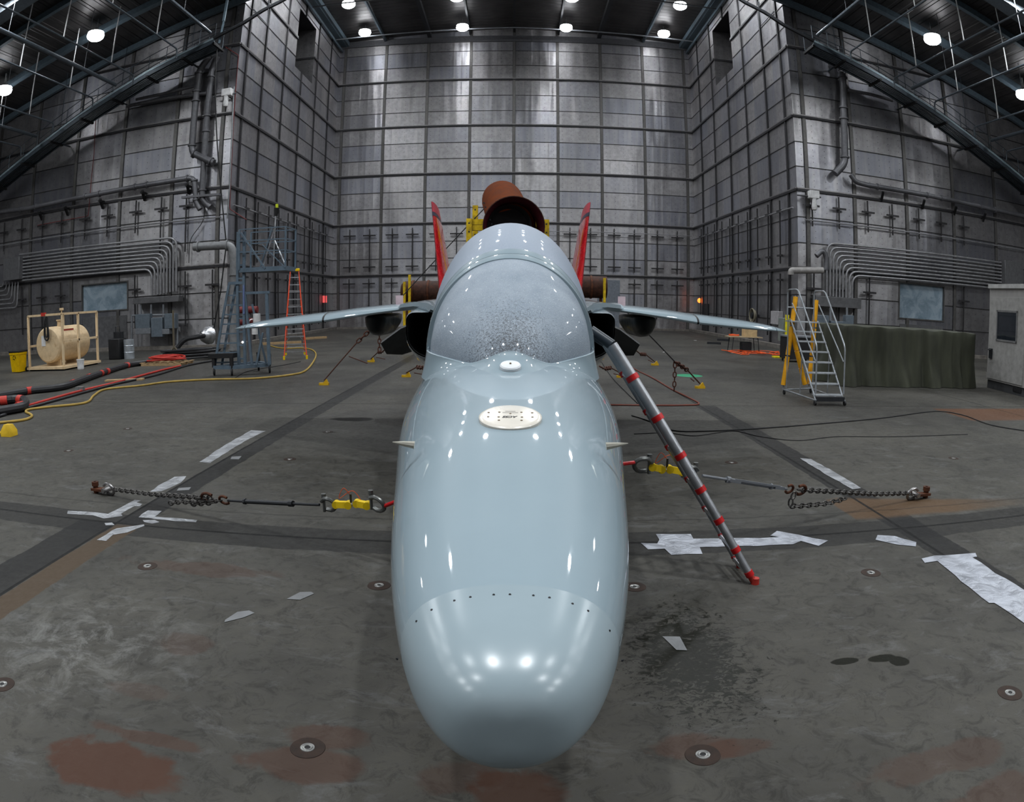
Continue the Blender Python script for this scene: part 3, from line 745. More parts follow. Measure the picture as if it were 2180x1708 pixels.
# undercarriage, mostly hidden under the nose and body
def gear(x, Y, ztop, r, nm):
    m = MB(); m.tube([J(x, Y, ztop), J(x, Y, r + .02)], .055, 12); m.tube([J(x - .12, Y, r), J(x + .12, Y, r)], .03, 8); g = m.build(nm, M_['white'], jet)
    m = MB(); m.lathe([(.06, -.06), (r * .7, -.075), (r, -.05), (r, .05), (r * .7, .075), (.06, .06)], 32, 0, J(x, Y, r), Vector((1, 0, 0))); m.build('wheel', M_['black'], g)
gear(0, 5.6, .9, .25, 'nose_gear'); gear(-.8, 9.6, 1.6, .33, 'main_gear'); gear(.8, 9.6, 1.6, .33, 'main_gear')
# ---------------------------------------------------------------- lamps and ceiling services
ORD = ['first', 'second', 'third', 'fourth', 'fifth', 'sixth', 'seventh', 'eighth', 'ninth', 'tenth', 'eleventh', 'twelfth', 'thirteenth', 'fourteenth', 'fifteenth', 'sixteenth', 'seventeenth', 'eighteenth', 'nineteenth', 'twentieth']
GLOW = emis('lamp_glow', (.93, .96, 1.0), 26.0)
proto = None
def inview(x, y, z):
    d = Vector((x, y, z)) - EYE
    v = M.to_3x3().transposed() @ d
    th = math.atan2(math.hypot(v.x, v.y), -v.z); r = 2 * F * math.sin(th / 2); ph = math.atan2(v.y, v.x)
    px, py = CX + r * math.cos(ph), CY - r * math.sin(ph)
    return -20 < px < 2200 and -25 < py < 1750, px, py
cnt = {}
for (x, y, z, k) in sorted(LAMPS, key=lambda q: (-q[1], q[0])):
    ok, px, py = inview(x, y, z)
    if not ok: continue
    if y > 50: lb = 'round bright bay lamp in the row by the back wall, %s from the left' % ORD[cnt.setdefault('a', 0)]; cnt['a'] += 1
    elif y > 44: lb = 'round bright bay lamp in the second alcove row, %s from the left' % ORD[cnt.setdefault('b', 0)]; cnt['b'] += 1
    else: lb = 'round bright bay lamp under the %s roof slope, the %s one' % ('left' if x < 0 else 'right', 'outer' if abs(x) > 25 else 'inner')
    if proto is None:
        proto = thing('bay_lamp', lb, 'lamp', (x, y, z), 0, 'round bay lamps under the ceilings')
        m = MB(); m.lathe([(.02, .5), (.02, .16), (.13, .15), (.16, .02), (.30, .0), (.47, -.10), (.47, -.12), (.2, -.02), (0, .0)], 32); h_ = m.build('lamp_housing', M_['alu'], None); h_.parent = proto
        m = MB(); m.lathe([(.46, -.10), (.50, -.31), (.47, -.42), (.36, -.52), (.18, -.57), (0, -.58)], 32); g_ = m.build('lamp_lens', GLOW, None); g_.parent = proto
        m = MB(); m.tube([(0, 0, .45), (0, 0, .72)], .02, 6); r_ = m.build('hanging_rod', M_['grey'], None); r_.parent = proto
    else:
        c = copy_tree(proto); c.location = (x, y, z); c['label'] = lb
def one(name, label, cat, mb, mat, group=None, **k):
    return tag(mb.build(name, mat, **k), label, cat, group)
def mir(P): return Vector((-P.x + .0, P.y, P.z))
PIPEM = simple('service_pipe', (.10, .12, .14), .4, .4)
# pipes that run along the depth of the hall and end above the catwalk (left ones traced, right ones mirrored)
ends = [((377, 104), .05, 21), ((447, 69), .09, 0), ((284, 160), .05, 16), ((246, 181), .11, 0), ((198, 209), .05, 17), ((114, 262), .05, 18), ((77, 290), .10, 0), ((45, 313), .05, 14)]
nm = ['one over the catwalk corner', 'thick one near the corner', 'thin one above the brightest glare', 'thick one between the two lamps', 'thin one with a bent end', 'thin one further out', 'thick one further out', 'outermost thin one']
for i, ((px, py), r, dn) in enumerate(ends):
    p = aty(px, py, 30.9)
    for sx, side in ((1, 'left'), (-1, 'right')):
        q = p if sx > 0 else mir(p)
        pts = [Vector((q.x, 6.0, q.z + .0)), q]
        if dn: pts = arc([pts[0], q, q - Vector((0, -.05, .55))], 5, .2)
        m = MB(); m.tube(pts, r, 10); pp = one('ceiling_pipe', 'grey service pipe under the %s roof slope, %s' % (side, nm[i]), 'pipe', m, PIPEM)
        if i in (0, 2, 4, 5, 7):
            for yy in (28.5, 24.0, 18.0):
                m = MB(); m.tube([Vector((q.x, yy, q.z)), Vector((q.x, yy, roofz(q.x) - .02))], .032, 6); m.build('hanger_rod', M_['white'], pp)
        else:
            for yy in (27.5, 21.0, 15.0):
                m = MB(); m.tube([Vector((q.x + .1, yy, q.z)), Vector((q.x + .1, yy, roofz(q.x) - .02))], .018, 6); m.build('hanger_rod', M_['steel'], pp)
# ---------------------------------------------------------------- catwalks that follow the roof slope
CW = simple('catwalk_steel', (.05, .065, .08), .45, .4); CWL = simple('catwalk_kick_plate', (.22, .28, .31), .4, .3)
ctr = [(520, 62), (465, 95), (400, 125), (325, 164), (250, 210), (185, 252), (120, 300), (60, 346), (0, 395), (-70, 455)]
GR = None
def grating():
    t = NT('open_grating'); c = t.coord(); x, y, z = t.sep(c)
    a = t.math('LESS_THAN', t.math('FRACT', t.math('MULTIPLY', y, 5.0)), .45); 
    t.set(col=(.022, .028, .034), rough=.5, metal=.4); return t.mat
for sx, side in ((1, 'left'), (-1, 'right')):
    P = [aty(a, b, 31.9) for a, b in ctr]
    if sx < 0: P = [mir(p) for p in P]
    cw = thing('catwalk', 'dark steel catwalk with railings sloping down the %s front wall' % side, 'catwalk', (0, 0, 0))
    W_ = 1.15; up = Vector((0, 0, 1)); Y = Vector((0, 1, 0))
    m = MB(); m2 = MB(); m3 = MB(); rail = MB(); mid = MB()
    for i in range(1, len(P) - 1):
        a, b = P[i], P[i + 1]
        for s_ in (-1, 1): m.beam(a + Y * (s_ * W_ / 2) + up * .0, b + Y * (s_ * W_ / 2) + up * .0, .08, .26)
        m3.beam(a - Y * (W_ / 2 + .05) + up * .16, b - Y * (W_ / 2 + .05) + up * .16, .02, .12)
        for k in range(7):
            yy = -W_ / 2 + W_ * (k + .5) / 7; m2.beam(a + Y * yy - up * .02, b + Y * yy - up * .02, .075, .05)
        mid = MB(); mid.beam(a - Y * (W_ / 2 + .1) - up * .16, a + Y * (W_ / 2 + .1) - up * .16, .14, .12); mid.build('cross_bracket', M_['black'], cw)
        for zz in (.6, 1.1): rail.tube([a - Y * (W_ / 2) + up * zz, b - Y * (W_ / 2) + up * zz], .022, 6)
        rail.tube([a + Y * (W_ / 2) + up * 1.1, b + Y * (W_ / 2) + up * 1.1], .022, 6)
    m.build('stringer', CW, cw); m2.build('walkway_grating', grating() if GR is None else GR, cw); m3.build('kick_plate', CWL, cw); rail.build('handrail', CW, cw)
    for i in range(1, len(P) - 1):
        for f in (0, .5):
            a = P[i].lerp(P[i + 1], f)
            for s_ in (-1, 1):
                m = MB(); m.tube([a + Y * (s_ * W_ / 2), a + Y * (s_ * W_ / 2) + up * 1.1], .02, 6); m.build('rail_post', CW, cw)
    for i in (2, 4, 6):
        m = MB(); a = P[i]; m.tube([a + Y * .4 - up * .1, Vector((a.x, D2 - .05, a.z - .1))], .05, 6); m.build('wall_bracket', CW, cw)
        m = MB(); m.tube([a + Y * .3 + up * 1.1, a + Y * .3 + up * .9, Vector((a.x, a.y + .3, roofz(a.x) - .1))], .02, 6); m.build('hanger_rod', CW, cw)
    # truss arm that continues over the alcove mouth
    A = P[0]; m = MB(); tp = [(455, 82), (520, 48), (560, 22), (600, 2), (640, -22)]
    Q = [aty(a, b, 31.0) for a, b in tp]
    if sx < 0: Q = [mir(p) for p in Q]
    for i in range(len(Q) - 1): m.tube([Q[i], Q[i + 1]], .11, 8)
    dn = [aty(a, b, 31.0) for a, b in ((540, 20), (570, 54), (573, 0))]
    if sx < 0: dn = [mir(p) for p in dn]
    m.tube(dn, .05, 6)
    one('roof_truss_arm', 'dark triangular truss arm crossing the %s corner of the alcove' % side, 'truss', m, M_['dark'])
CON_ = simple('pale_conduit', (.24, .25, .26), .4, .7)
# ---------------------------------------------------------------- pipes on the front walls
PW = simple('wall_pipe_grey', (.12, .12, .13), .42, .4)
def wp(name, label, px, Y, r, m_=None, cat='pipe', mat=None, rad=.35, flip=False, ring=True):
    P = [aty(a, b, Y) for a, b in px]
    if flip: P = [mir(p) for p in P]
    m = MB(); m.tube(arc(P, 5, rad), r, 14); o = one(name, label, cat, m, mat or PW)
    if ring:
        for i in range(len(P) - 1):
            d = (P[i + 1] - P[i])
            if d.length > 1.2:
                for f in (.12, .88):
                    c = P[i] + d * f; e = d.normalized() * .04; mm = MB(); mm.tube([c - e, c + e], r * 1.35, 14); mm.build('pipe_collar', mat or PW, o)
    return o
Yp = D2 - .45
wp('wall_pipe', 'thick grey pipe dropping from the left catwalk to an elbow, nearer the window', [(452, 112), (424, 150), (418, 200), (408, 325), (455, 347)], Yp, .19)
wp('wall_pipe', 'thick grey pipe beside the corner, from left catwalk to the twin elbows', [(462, 120), (450, 150), (440, 260), (430, 425), (448, 441)], Yp + .1, .17)
h = wp('wall_pipe', 'long grey pipe crossing the left front wall above the conduits', [(-60, 460), (60, 444), (200, 415), (300, 396), (413, 378), (418, 432), (426, 446)], Yp, .15)
for px, py in ((85, 447), (140, 436), (215, 421), (305, 403), (400, 388)):
    p = aty(px, py, Yp); m = MB(); m.beam(p + Vector((0, -.1, -.1)), (p.x - .12, D2 - .02, p.z - .55), .14, .14); m.beam(p + Vector((0, -.25, -.2)), (p.x, D2 - .02, p.z - .2), .1, .1); m.build('pipe_bracket', M_['black'], h)
m = MB(); P_ = [aty(x, y, D2 - .5) for x, y in ((388, 421), (468, 414))]; m.beam(P_[0], P_[1], .25, .12); one('pipe_support', 'grey steel shelf bracket under the elbows by the left corner', 'bracket', m, PW)
wp('wall_pipe', 'grey horizontal pipe behind the left catwalk, upper', [(290, 212), (360, 197), (420, 182)], Yp, .09, ring=False)
wp('wall_pipe', 'grey horizontal pipe behind the left catwalk, lower', [(270, 226), (360, 209), (440, 199)], Yp + .1, .11, ring=False)
wp('wall_pipe', 'pale insulated pipe by the left corner turning down to the floor', [(413, 526), (494, 522), (498, 560), (498, 770)], 30.2, .20, mat=simple('insulated_pipe', (.19, .195, .20), .5, .2))
wp('wall_pipe', 'thick grey pipe dropping from the right catwalk to an elbow', [(1786, 100), (1794, 155), (1796, 240), (1799, 348), (1778, 370)], Yp, .20)
h = wp('wall_pipe', 'long grey pipe crossing the right front wall above the conduits', [(1811, 372), (1822, 388), (1850, 395), (1990, 419), (2100, 443), (2240, 475)], Yp, .14)
for px, py in ((1880, 407), (1968, 424), (2036, 438), (2098, 452)):
    p = aty(px, py, Yp); m = MB(); m.beam(p + Vector((0, 0, -.05)), (p.x + .1, D2 - .02, p.z - .5), .12, .12); m.build('pipe_bracket', M_['black'], h)
wp('wall_pipe', 'grey horizontal pipe behind the right catwalk', [(1803, 192), (1850, 200), (1900, 214)], Yp, .10, ring=False)
wp('wall_pipe', 'pale insulated pipe stub sticking out at the right corner', [(1684, 585), (1684, 576), (1752, 576)], 31.2, .16, mat=simple('insulated_pipe_pale', (.27, .26, .25), .5, .1), ring=False, rad=.25)
wp('wall_pipe', 'short bent pipe at the head of the right conduit run', [(1738, 545), (1752, 532), (1760, 548), (1758, 575)], 32.4, .14, ring=False)
wp('cable', 'heavy black cable hanging down the left corner wall', [(462, 105), (458, 180), (462, 300), (472, 420), (482, 520), (470, 620), (450, 730)], 31.6, .035, mat=M_['black'], ring=False, cat='cable')
wp('thin_pipe', 'thin pale pipe on the left outer corner', [(498, 185), (494, 290), (489, 400), (484, 465)], D2 - .15, .05, mat=CON_, ring=False)
wp('thin_pipe', 'thin red pipe running down the left outer corner', [(480, 100), (508, 118), (506, 140), (500, 215), (494, 330), (489, 445), (525, 468)], D2 - .12, .025, mat=simple('dull_red_pipe', (.13, .02, .02), .6), ring=False, rad=.1)
wp('thin_pipe', 'thin red pipe on the left front wall near the window', [(205, 240), (200, 330), (193, 400), (188, 460), (80, 480)], D2 - .12, .022, mat=simple('dull_red_pipe', (.13, .02, .02), .6), ring=False, rad=.1)
wp('cable', 'thin dark cable hanging beside the left conduit bends', [(440, 400), (434, 470), (404, 510), (402, 560)], D2 - .2, .02, mat=M_['black'], ring=False, cat='cable')
P_ = [aty(484, 0, 30.9), aty(476, 45, 30.9), aty(466, 92, 31.2)]
m = MB(); m.beam(P_[0], P_[1], .12, .12); m.beam(P_[1], P_[2], .12, .12); one('hanger_post', 'blue-grey steel post from the roof to the top of the left catwalk', 'post', m, STEELB)
# security cameras
def cctv(px, py, Y, lb):
    p = aty(px, py, Y); t = thing('security_camera', lb, 'camera', tuple(p))
    m = MB(); m.box(p + Vector((-.28, -.1, -.12)), p + Vector((.3, .25, .30))); m.build('camera_box', M_['white'], t, bevel=.03)
    m = MB(); m.lathe([(.0, -.75), (.12, -.72), (.16, -.55), (.12, -.3), (.14, -.12)], 16, 0, p); m.build('camera_head', M_['white'], t)
    m = MB(); m.tube([p + Vector((-.9, .2, 0)), p + Vector((.5, .2, .02))], .05, 8); m.beam(p + Vector((0, .1, 0)), (p.x, D2 - .02, p.z), .12, .12); m.build('mounting_arm', PW, t)
cctv(482, 200, 32.7, 'white security camera on a bracket at the left corner under the catwalk'); cctv(1733, 418, 32.9, 'white security camera on the right front wall by the corner')
# ---------------------------------------------------------------- electrical conduits and boxes
CON = simple('conduit_steel', (.25, .25, .26), .42, .5)
ZL0 = 6.05; XB = -17.85
for k in range(9):
    z = ZL0 - .20 * k; x = XB - .20 * k
    m = MB(); m.tube(arc([(-29.93, 33.12, z + .06), (x, 33.12, z - .05), (x, 33.12, 3.12 - .02 * k)], 6, .55 + .0 * k), .062, 8)
    one('conduit', 'grey steel conduit bending down beside the left window, %s from the top' % ORD[k], 'conduit', m, CON, 'left bundle of bent conduits')
for k in range(9):
    z = 5.78 - .20 * k; x = 16.45 + .20 * k
    m = MB(); m.tube(arc([(29.72, 33.12, z + .1), (x, 33.12, z - .02), (x, 33.12, 2.98 - .01 * k)], 6, .55), .062, 8)
    one('conduit', 'grey steel conduit bending down behind the rolling stairs, %s from the top' % ORD[k], 'conduit', m, CON, 'right bundle of bent conduits')
for k in range(6):
    p = [aty(a, b, 33.1) for a, b in ((-30, 660 - k * 9), (36 - k * 6, 655 - k * 9), (39 - k * 6, 600))]
    m = MB(); m.tube(arc(p, 5, .3), .05, 8); one('conduit', 'grey conduit curving up to the junction box at the left edge, %s from below' % ORD[k], 'conduit', m, CON, 'conduits below the left junction box')
BX = simple('junction_box_grey', (.12, .12, .125), .45, .4)
def bxp(name, lb, a, b, y0, y1, mat, cat='box', bev=.02):
    pa, pb = aty(a[0], a[1], y0), aty(b[0], b[1], y0)
    m = MB(); m.box((min(pa.x, pb.x), y0, min(pa.z, pb.z)), (max(pa.x, pb.x), y1, max(pa.z, pb.z))); return one(name, lb, cat, m, mat, bevel=bev)
bxp('junction_box', 'large grey junction box at the left edge where the conduits end', (6, 599), (41, 546), 32.7, 33.34, BX)
bxp('junction_box', 'large grey junction box at the right edge where the conduits end', (2140, 606), (2178, 560), 32.7, 33.34, BX)
bxp('wireway', 'long grey wireway box under the left conduit drops', (283, 648), (380, 629), 32.75, 33.34, BX); bxp('wireway', 'long grey wireway box under the right conduit drops', (1738, 652), (1834, 636), 32.75, 33.34, BX)
SWB = simple('switchgear_blue_grey', (.14, .17, .20), .4, .3)
def switchrack(pts, Y, lb, frame):
    t = thing('switch_rack', lb, 'switchgear', (0, 0, 0))
    for (a, b, mt, nm_) in pts:
        pa, pb = aty(a[0], a[1], Y), aty(b[0], b[1], Y); m = MB(); m.box((min(pa.x, pb.x), Y, min(pa.z, pb.z)), (max(pa.x, pb.x), Y + .35, max(pa.z, pb.z))); m.build(nm_, mt, t, bevel=.015)
    for a, b in frame:
        pa, pb = aty(a[0], a[1], Y + .4), aty(b[0], b[1], Y + .4); pb.z = 0 if b[1] > 730 else pb.z; m = MB(); m.tube([pa, Vector((pb.x, pb.y, max(.02, pb.z)))], .06, 8); m.build('rack_post', M_['grey'], t)
switchrack([((288, 700), (318, 668), SWB, 'switch_box'), ((322, 718), (345, 676), SWB, 'switch_box'), ((350, 700), (372, 667), SWB, 'switch_box'), ((288, 712), (320, 698), M_['grey'], 'wireway_box'), ((345, 712), (360, 700), M_['grey'], 'wireway_box')], 32.5,
    'blue-grey switch boxes on a pipe rack under the left wireway', [((281, 670), (281, 755)), ((378, 668), (378, 748)), ((281, 672), (378, 670)), ((300, 648), (300, 700)), ((322, 648), (322, 690)), ((348, 648), (348, 690))])
switchrack([((1738, 700), (1765, 672), SWB, 'switch_box'), ((1768, 728), (1800, 685), SWB, 'switch_box'), ((1800, 700), (1818, 672), SWB, 'switch_box')], 31.5,
    'grey-blue switch boxes on a rack behind the rolling stairs', [((1735, 655), (1735, 740)), ((1768, 655), (1768, 735)), ((1803, 655), (1803, 735))])
pw = aty(790, 688, 31.4)
pa, pb = atx(1640, 690, WC - .3), atx(1657, 663, WC - .3)
m = MB(); m.box((WC - .3, pb.y, pa.z), (WC - .001, pa.y, pb.z)); one('fuse_box', 'white electrical cabinet on the right alcove wall above the folding table', 'cabinet', m, simple('cabinet_white', (.36, .35, .36), .45), bevel=.02)
bxp('control_cabinet', 'pale green-grey cabinet with a blue sticker beside the yellow stair legs', (1666, 728), (1683, 678), 28.5, 29.1, simple('cabinet_green_grey', (.18, .21, .20), .45), 'cabinet')
# ---------------------------------------------------------------- cross-shaped steel struts on the walls
ST = simple('strut_steel', (.045, .043, .045), .45, .6)
def cross(P, nrm, zt, zb, arms, lb, grp, al=.52):
    n = Vector(nrm); u = Vector((0, 0, 1)).cross(n).normalized(); o = Vector((P[0], P[1], 0)) + n * .16
    t = thing('wall_strut', lb, 'strut', (P[0], P[1], 0), 0, grp)
    m = MB(); m.beam(o + Vector((0, 0, zb)), o + Vector((0, 0, zt)), .07, .07); m.build('upright', ST, t)
    for a in arms:
        m = MB(); q = o + Vector((0, 0, a)) + n * .05; m.beam(q - u * al, q + u * al, .08, .10); m.beam(q, q - n * .2, .12, .12); m.build('arm', ST, t)
bx = [745, 787, 835, 878, 928, 972, 1213, 1257, 1307, 1350, 1399, 1441]
for i, px in enumerate(bx):
    P = aty(px, 540, D); cross((P.x, D), (0, -1, 0), 8.2, 4.65, (7.65, 5.05), 'tall two-armed strut on the back wall, %s from the left' % ORD[i], 'two-armed struts on the back wall')
for i, px in enumerate([744, 786, 834, 1350, 1398, 1441]):
    P = aty(px, 610, D); cross((P.x, D), (0, -1, 0), 4.1, .9, (3.7,), 'low one-armed strut on the back wall, %s from the left' % ORD[i], 'one-armed struts on the back wall')
for sx, side in ((-1, 'left'), (1, 'right')):
    nn = (1, 0, 0) if sx < 0 else (-1, 0, 0)
    for i in range(10):
        y = 35.6 + 1.85 * i
        cross((sx * WC, y), nn, 8.2, 4.65, (7.6, 5.1), 'tall two-armed strut on the %s alcove wall, %s from the front' % (side, ORD[i]), 'struts on the %s alcove wall' % side, .32)
        cross((sx * WC, y), nn, 4.1, .6, (3.75,), 'low strut on the %s alcove wall, %s from the front' % (side, ORD[i]), 'low struts on the %s alcove wall' % side, .32)
for i, px in enumerate([398, 345, 291, 231, 184, 134, 94, 50, 13]):
    P = aty(px, 480, D2); cross((P.x, D2), (0, -1, 0), 8.35, 6.5 if i not in (0, 1) else 5.2, (7.7,), 'upper cross strut on the left front wall, %s from the corner' % ORD[i], 'upper struts on the left front wall', .42)
for i, px in enumerate([455, 397, 290, 132, 92, 50]):
    P = aty(px, 600, D2); cross((P.x, D2), (0, -1, 0), 4.15, 1.2, (3.35,), 'lower cross strut on the left front wall, %s from the corner' % ORD[i], 'lower struts on the left front wall', .42)
for i, px in enumerate([1727, 1784, 1845, 1897, 1953, 2000, 2048]):
    P = aty(px, 470, D2); cross((P.x, D2), (0, -1, 0), 8.35, 6.6, (7.7,), 'upper cross strut on the right front wall, %s from the corner' % ORD[i], 'upper struts on the right front wall', .42)
for i, px in enumerate([1730, 1784, 1848, 2049]):
    P = aty(px, 610, D2); cross((P.x, D2), (0, -1, 0), 4.15, 1.4, (3.3,), 'lower cross strut on the right front wall, %s from the corner' % ORD[i], 'lower struts on the right front wall', .42)
for sx, side in ((-1, 'left'), (1, 'right')):
    X = sx * (WC - .2); m = MB(); m.tube([(X, 33.6, 7.55), (X, 54.7, 7.55)], .05, 6); one('wall_rail', 'long thin pipe rail along the %s alcove wall above the struts' % side, 'pipe', m, CON)
m = MB(); m.tube([(1.0, 54.7, 7.85), (14.6, 54.7, 7.85)], .03, 6); one('wall_rail', 'long thin pipe rail across the right half of the back wall', 'pipe', m, CON)
for sx, side in ((-1, 'left'), (1, 'right')):
    m = MB(); m.tube([(sx * 15.2, D2 - .2, 6.9), (sx * 44, D2 - .2, 6.9)], .04, 6); one('wall_rail', 'long thin pipe rail across the %s front wall' % side, 'pipe', m, CON)
# red sign and warning light in the alcove corners
p = atx(691, 638, -WC + .1); m = MB(); m.box((p.x - .02, p.y - .5, p.z - .24), (p.x + .06, p.y + .5, p.z + .30)); one('exit_sign', 'small lit red sign near the left alcove corner', 'sign', m, emis('sign_red', (1, .12, .12), .8))
p = atx(1489, 640, WC - .12); m = MB(); m.lathe([(0, .2), (.13, .13), (.17, 0), (.13, -.13), (0, -.2)], 12, 0, p); one('warning_light', 'small glowing orange warning light by the right alcove corner', 'light', m, emis('amber_glow', (1, .16, .02), 4))
m = MB(); p = atx(1502, 665, WC - .03); m.box((WC - .06, p.y - .8, .1), (WC - .002, p.y + .8, 2.3)); tag(m.build('door_1', M_['dark']), kind='structure')
m = MB(); p = aty(1296, 645, D - .1); m.box((p.x - .9, D - .1, 0.1), (p.x + .9, D - .01, 4.0)); tag(m.build('door_2', simple('grey_door', (.17, .19, .22), .5)), kind='structure')
# ---------------------------------------------------------------- floor fixtures
SOCK = simple('socket_steel', (.30, .30, .29), .35, .8); RING = simple('socket_rust_ring', (.030, .018, .013), .8, 0, .3, 12)
spots = [((655, 1593), 'nearest the camera, left of the nose tip'), ((1496, 1608), 'nearest the camera, right of the nose tip'), ((807, 1247), 'just left of the nose beside its joint line'), ((1351, 1250), 'just right of the nose in the wet patch'), ((314, 1206), 'out on the left below the taped corner'), ((1854, 1220), 'out on the right below the tape pieces'), ((5, 1458), 'cut by the left edge of the photo'), ((2150, 1476), 'cut by the right edge of the photo'),
         ((272, 913), 'far left, beyond the tape strip'), ((146, 960), 'far left, nearer of two'), ((617, 978), 'left of the jet, beside the pale tape scrap'), ((698, 920), 'in the wing shadow on the left'), ((1557, 985), 'right of the jet, past the leaning ladder'), ((2030, 976), 'far right of the chain')]
def sock_parts(r):
    m = MB(); m.lathe([(.0, .003), (.090, .003), (.092, .0)], 40); a = m.build('stained_ring', RING, None)
    m = MB(); m.lathe([(.016, .002), (.016, .006), (.023, .0072), (.026, .004), (.028, .0045), (.037, .0062), (.039, .002)], 40); b = m.build('metal_collar', SOCK, None)
    m = MB(); m.lathe([(0, .0035), (.016, .0035)], 20); c = m.build('socket_hole', M_['black'], None)
    for o in (a, b, c): o.parent = r
sk = None
for (p, lb) in spots:
    q = fl(*p)
    if sk is None: sk = thing('floor_socket', 'round metal tie-down socket in the floor, ' + lb, 'floor socket', (q.x, q.y, 0), 0, 'tie-down sockets in the floor'); sock_parts(sk)
    else: c = copy_tree(sk); c.location = (q.x, q.y, 0); c['label'] = 'round metal tie-down socket in the floor, ' + lb
def tape_mat(name, col, rough, metal, wr):
    t = NT(name); c = t.coord(); n = t.noise(c, 6, 4, .55, .5); n2 = t.noise(c, 2.2, 3, .5)
    cc = t.mix(t.mapr(n, .35, .65), tuple(x * .75 for x in col), col)
    t.set(col=cc, rough=t.mapr(n, .3, .7, rough - .1, rough + .15), metal=metal, normal=t.bump(t.math('ADD', n, n2), wr, .06)); return t.mat
TAPE = tape_mat('silver_tape', (.34, .35, .37), .38, .35, .9); TAPEB = tape_mat('bright_foil_tape', (.40, .42, .47), .38, .35, .6); TAPEG = tape_mat('worn_tape', (.17, .175, .18), .6, .1, .4)
TZH = [.0010]
def tape(pts, lb, mat=TAPE, name='tape_strip', jag=.010):
    P = []; TZH[0] += .00025
    n = len(pts)
    for i in range(n):
        a, b = fl(*pts[i]), fl(*pts[(i + 1) % n]); k = max(1, int((b - a).length / .12))
        for j in range(k):
            q = a.lerp(b, j / k); P.append(Vector((q.x + random.uniform(-jag, jag), q.y + random.uniform(-jag, jag), TZH[0])))
    m = MB(); m.prism(P, (0, 0, .0002)); one(name, lb, 'tape', m, mat)
tape([(536, 916), (566, 918), (520, 940), (447, 986), (425, 984), (478, 948)], 'long silver tape strip beside the left joint, the farthest one')
tape([(372, 1016), (398, 1014), (386, 1028), (345, 1046), (318, 1048), (338, 1034)], 'silver tape strip crossed by the left chain')
tape([(146, 1088), (186, 1090), (230, 1094), (270, 1074), (288, 1065), (302, 1066), (292, 1070), (304, 1073), (300, 1078), (288, 1078), (258, 1094), (262, 1099), (222, 1104), (196, 1098), (145, 1094)], 'bent silver tape strip outside the left joint corner')
tape([(316, 1087), (344, 1088), (338, 1096), (330, 1100), (421, 1108), (418, 1113), (328, 1106), (318, 1104), (296, 1102), (304, 1094)], 'silver tape patch with a long arm right of the left joint')
tape([(306, 1108), (330, 1108), (338, 1112), (322, 1116), (306, 1112)], 'small scrap of silver tape beside the left joint corner')
tape([(224, 1114), (240, 1113), (243, 1119), (224, 1119)], 'tiny scrap of silver tape on the left cross joint')
tape([(238, 1130), (250, 1126), (306, 1117), (308, 1121), (270, 1134), (240, 1140), (226, 1152), (208, 1150)], 'bent silver tape strip over the start of the brown joint filler')
tape([(381, 1040), (405, 1038), (403, 1044), (378, 1045)], 'pale worn tape scrap near the left chain hook', TAPEG)
tape([(492, 973), (514, 972), (508, 979), (490, 978)], 'pale worn tape scrap below the farthest tape strip', TAPEG)
tape([(612, 1276), (640, 1262), (664, 1261), (670, 1266), (640, 1278)], 'short worn tape piece left of the nose, the upper one', TAPEG)
tape([(478, 1322), (505, 1305), (530, 1301), (543, 1305), (520, 1315), (480, 1327)], 'short worn tape piece left of the nose, the lower one', TAPEG)
tape([(1412, 1356), (1446, 1357), (1464, 1386), (1440, 1386)], 'torn pale tape piece in the wet patch', TAPEG)
tape([(1366, 1157), (1400, 1158), (1404, 1148), (1640, 1146), (1710, 1142), (1712, 1150), (1690, 1160), (1500, 1166), (1378, 1170)], 'long crumpled foil tape strip along the right cross joint', TAPEB)
tape([(1396, 1138), (1470, 1138), (1480, 1152), (1497, 1180), (1430, 1182), (1410, 1165)], 'wide foil tape piece laid across the strip near the nose', TAPEB)
tape([(1656, 1132), (1700, 1140), (1762, 1152), (1745, 1164), (1700, 1152), (1642, 1142)], 'slanted foil tape piece at the end of the long strip', TAPEB)
tape([(1868, 1140), (1905, 1143), (1950, 1155), (1950, 1164), (1910, 1160), (1864, 1150)], 'separate bright foil tape piece right of the strip', TAPEB)
tape([(1702, 976), (1726, 978), (1780, 1008), (1834, 1040), (1816, 1043), (1760, 1012)], 'long grey tape strip running to the right chain', TAPE)
tape([(1963, 1190), (1990, 1184), (2076, 1179), (2080, 1187), (2070, 1188), (2120, 1222), (2185, 1260), (2200, 1340), (2115, 1284), (2105, 1286), (2060, 1250), (1996, 1196), (1968, 1200)], 'very wide crumpled foil tape sheet at the right edge', TAPEB, 'tape_sheet')
for (a, b, lb) in ((1366, 862, 'at the taped rope, nearer the jet'), (1470, 863, 'at the rope corner'), (1480, 725, 'far right of the jet, middle'), (1415, 750, 'far right of the jet, nearest'), (1561, 752, 'far right of the jet, by the cords')):
    q = fl(a, b); m = MB(); m.cbox((q.x, q.y, .006), (.16, .10, .01)); one('paper_tag', 'small white marker tag on the floor ' + lb, 'tag', m, M_['white'])
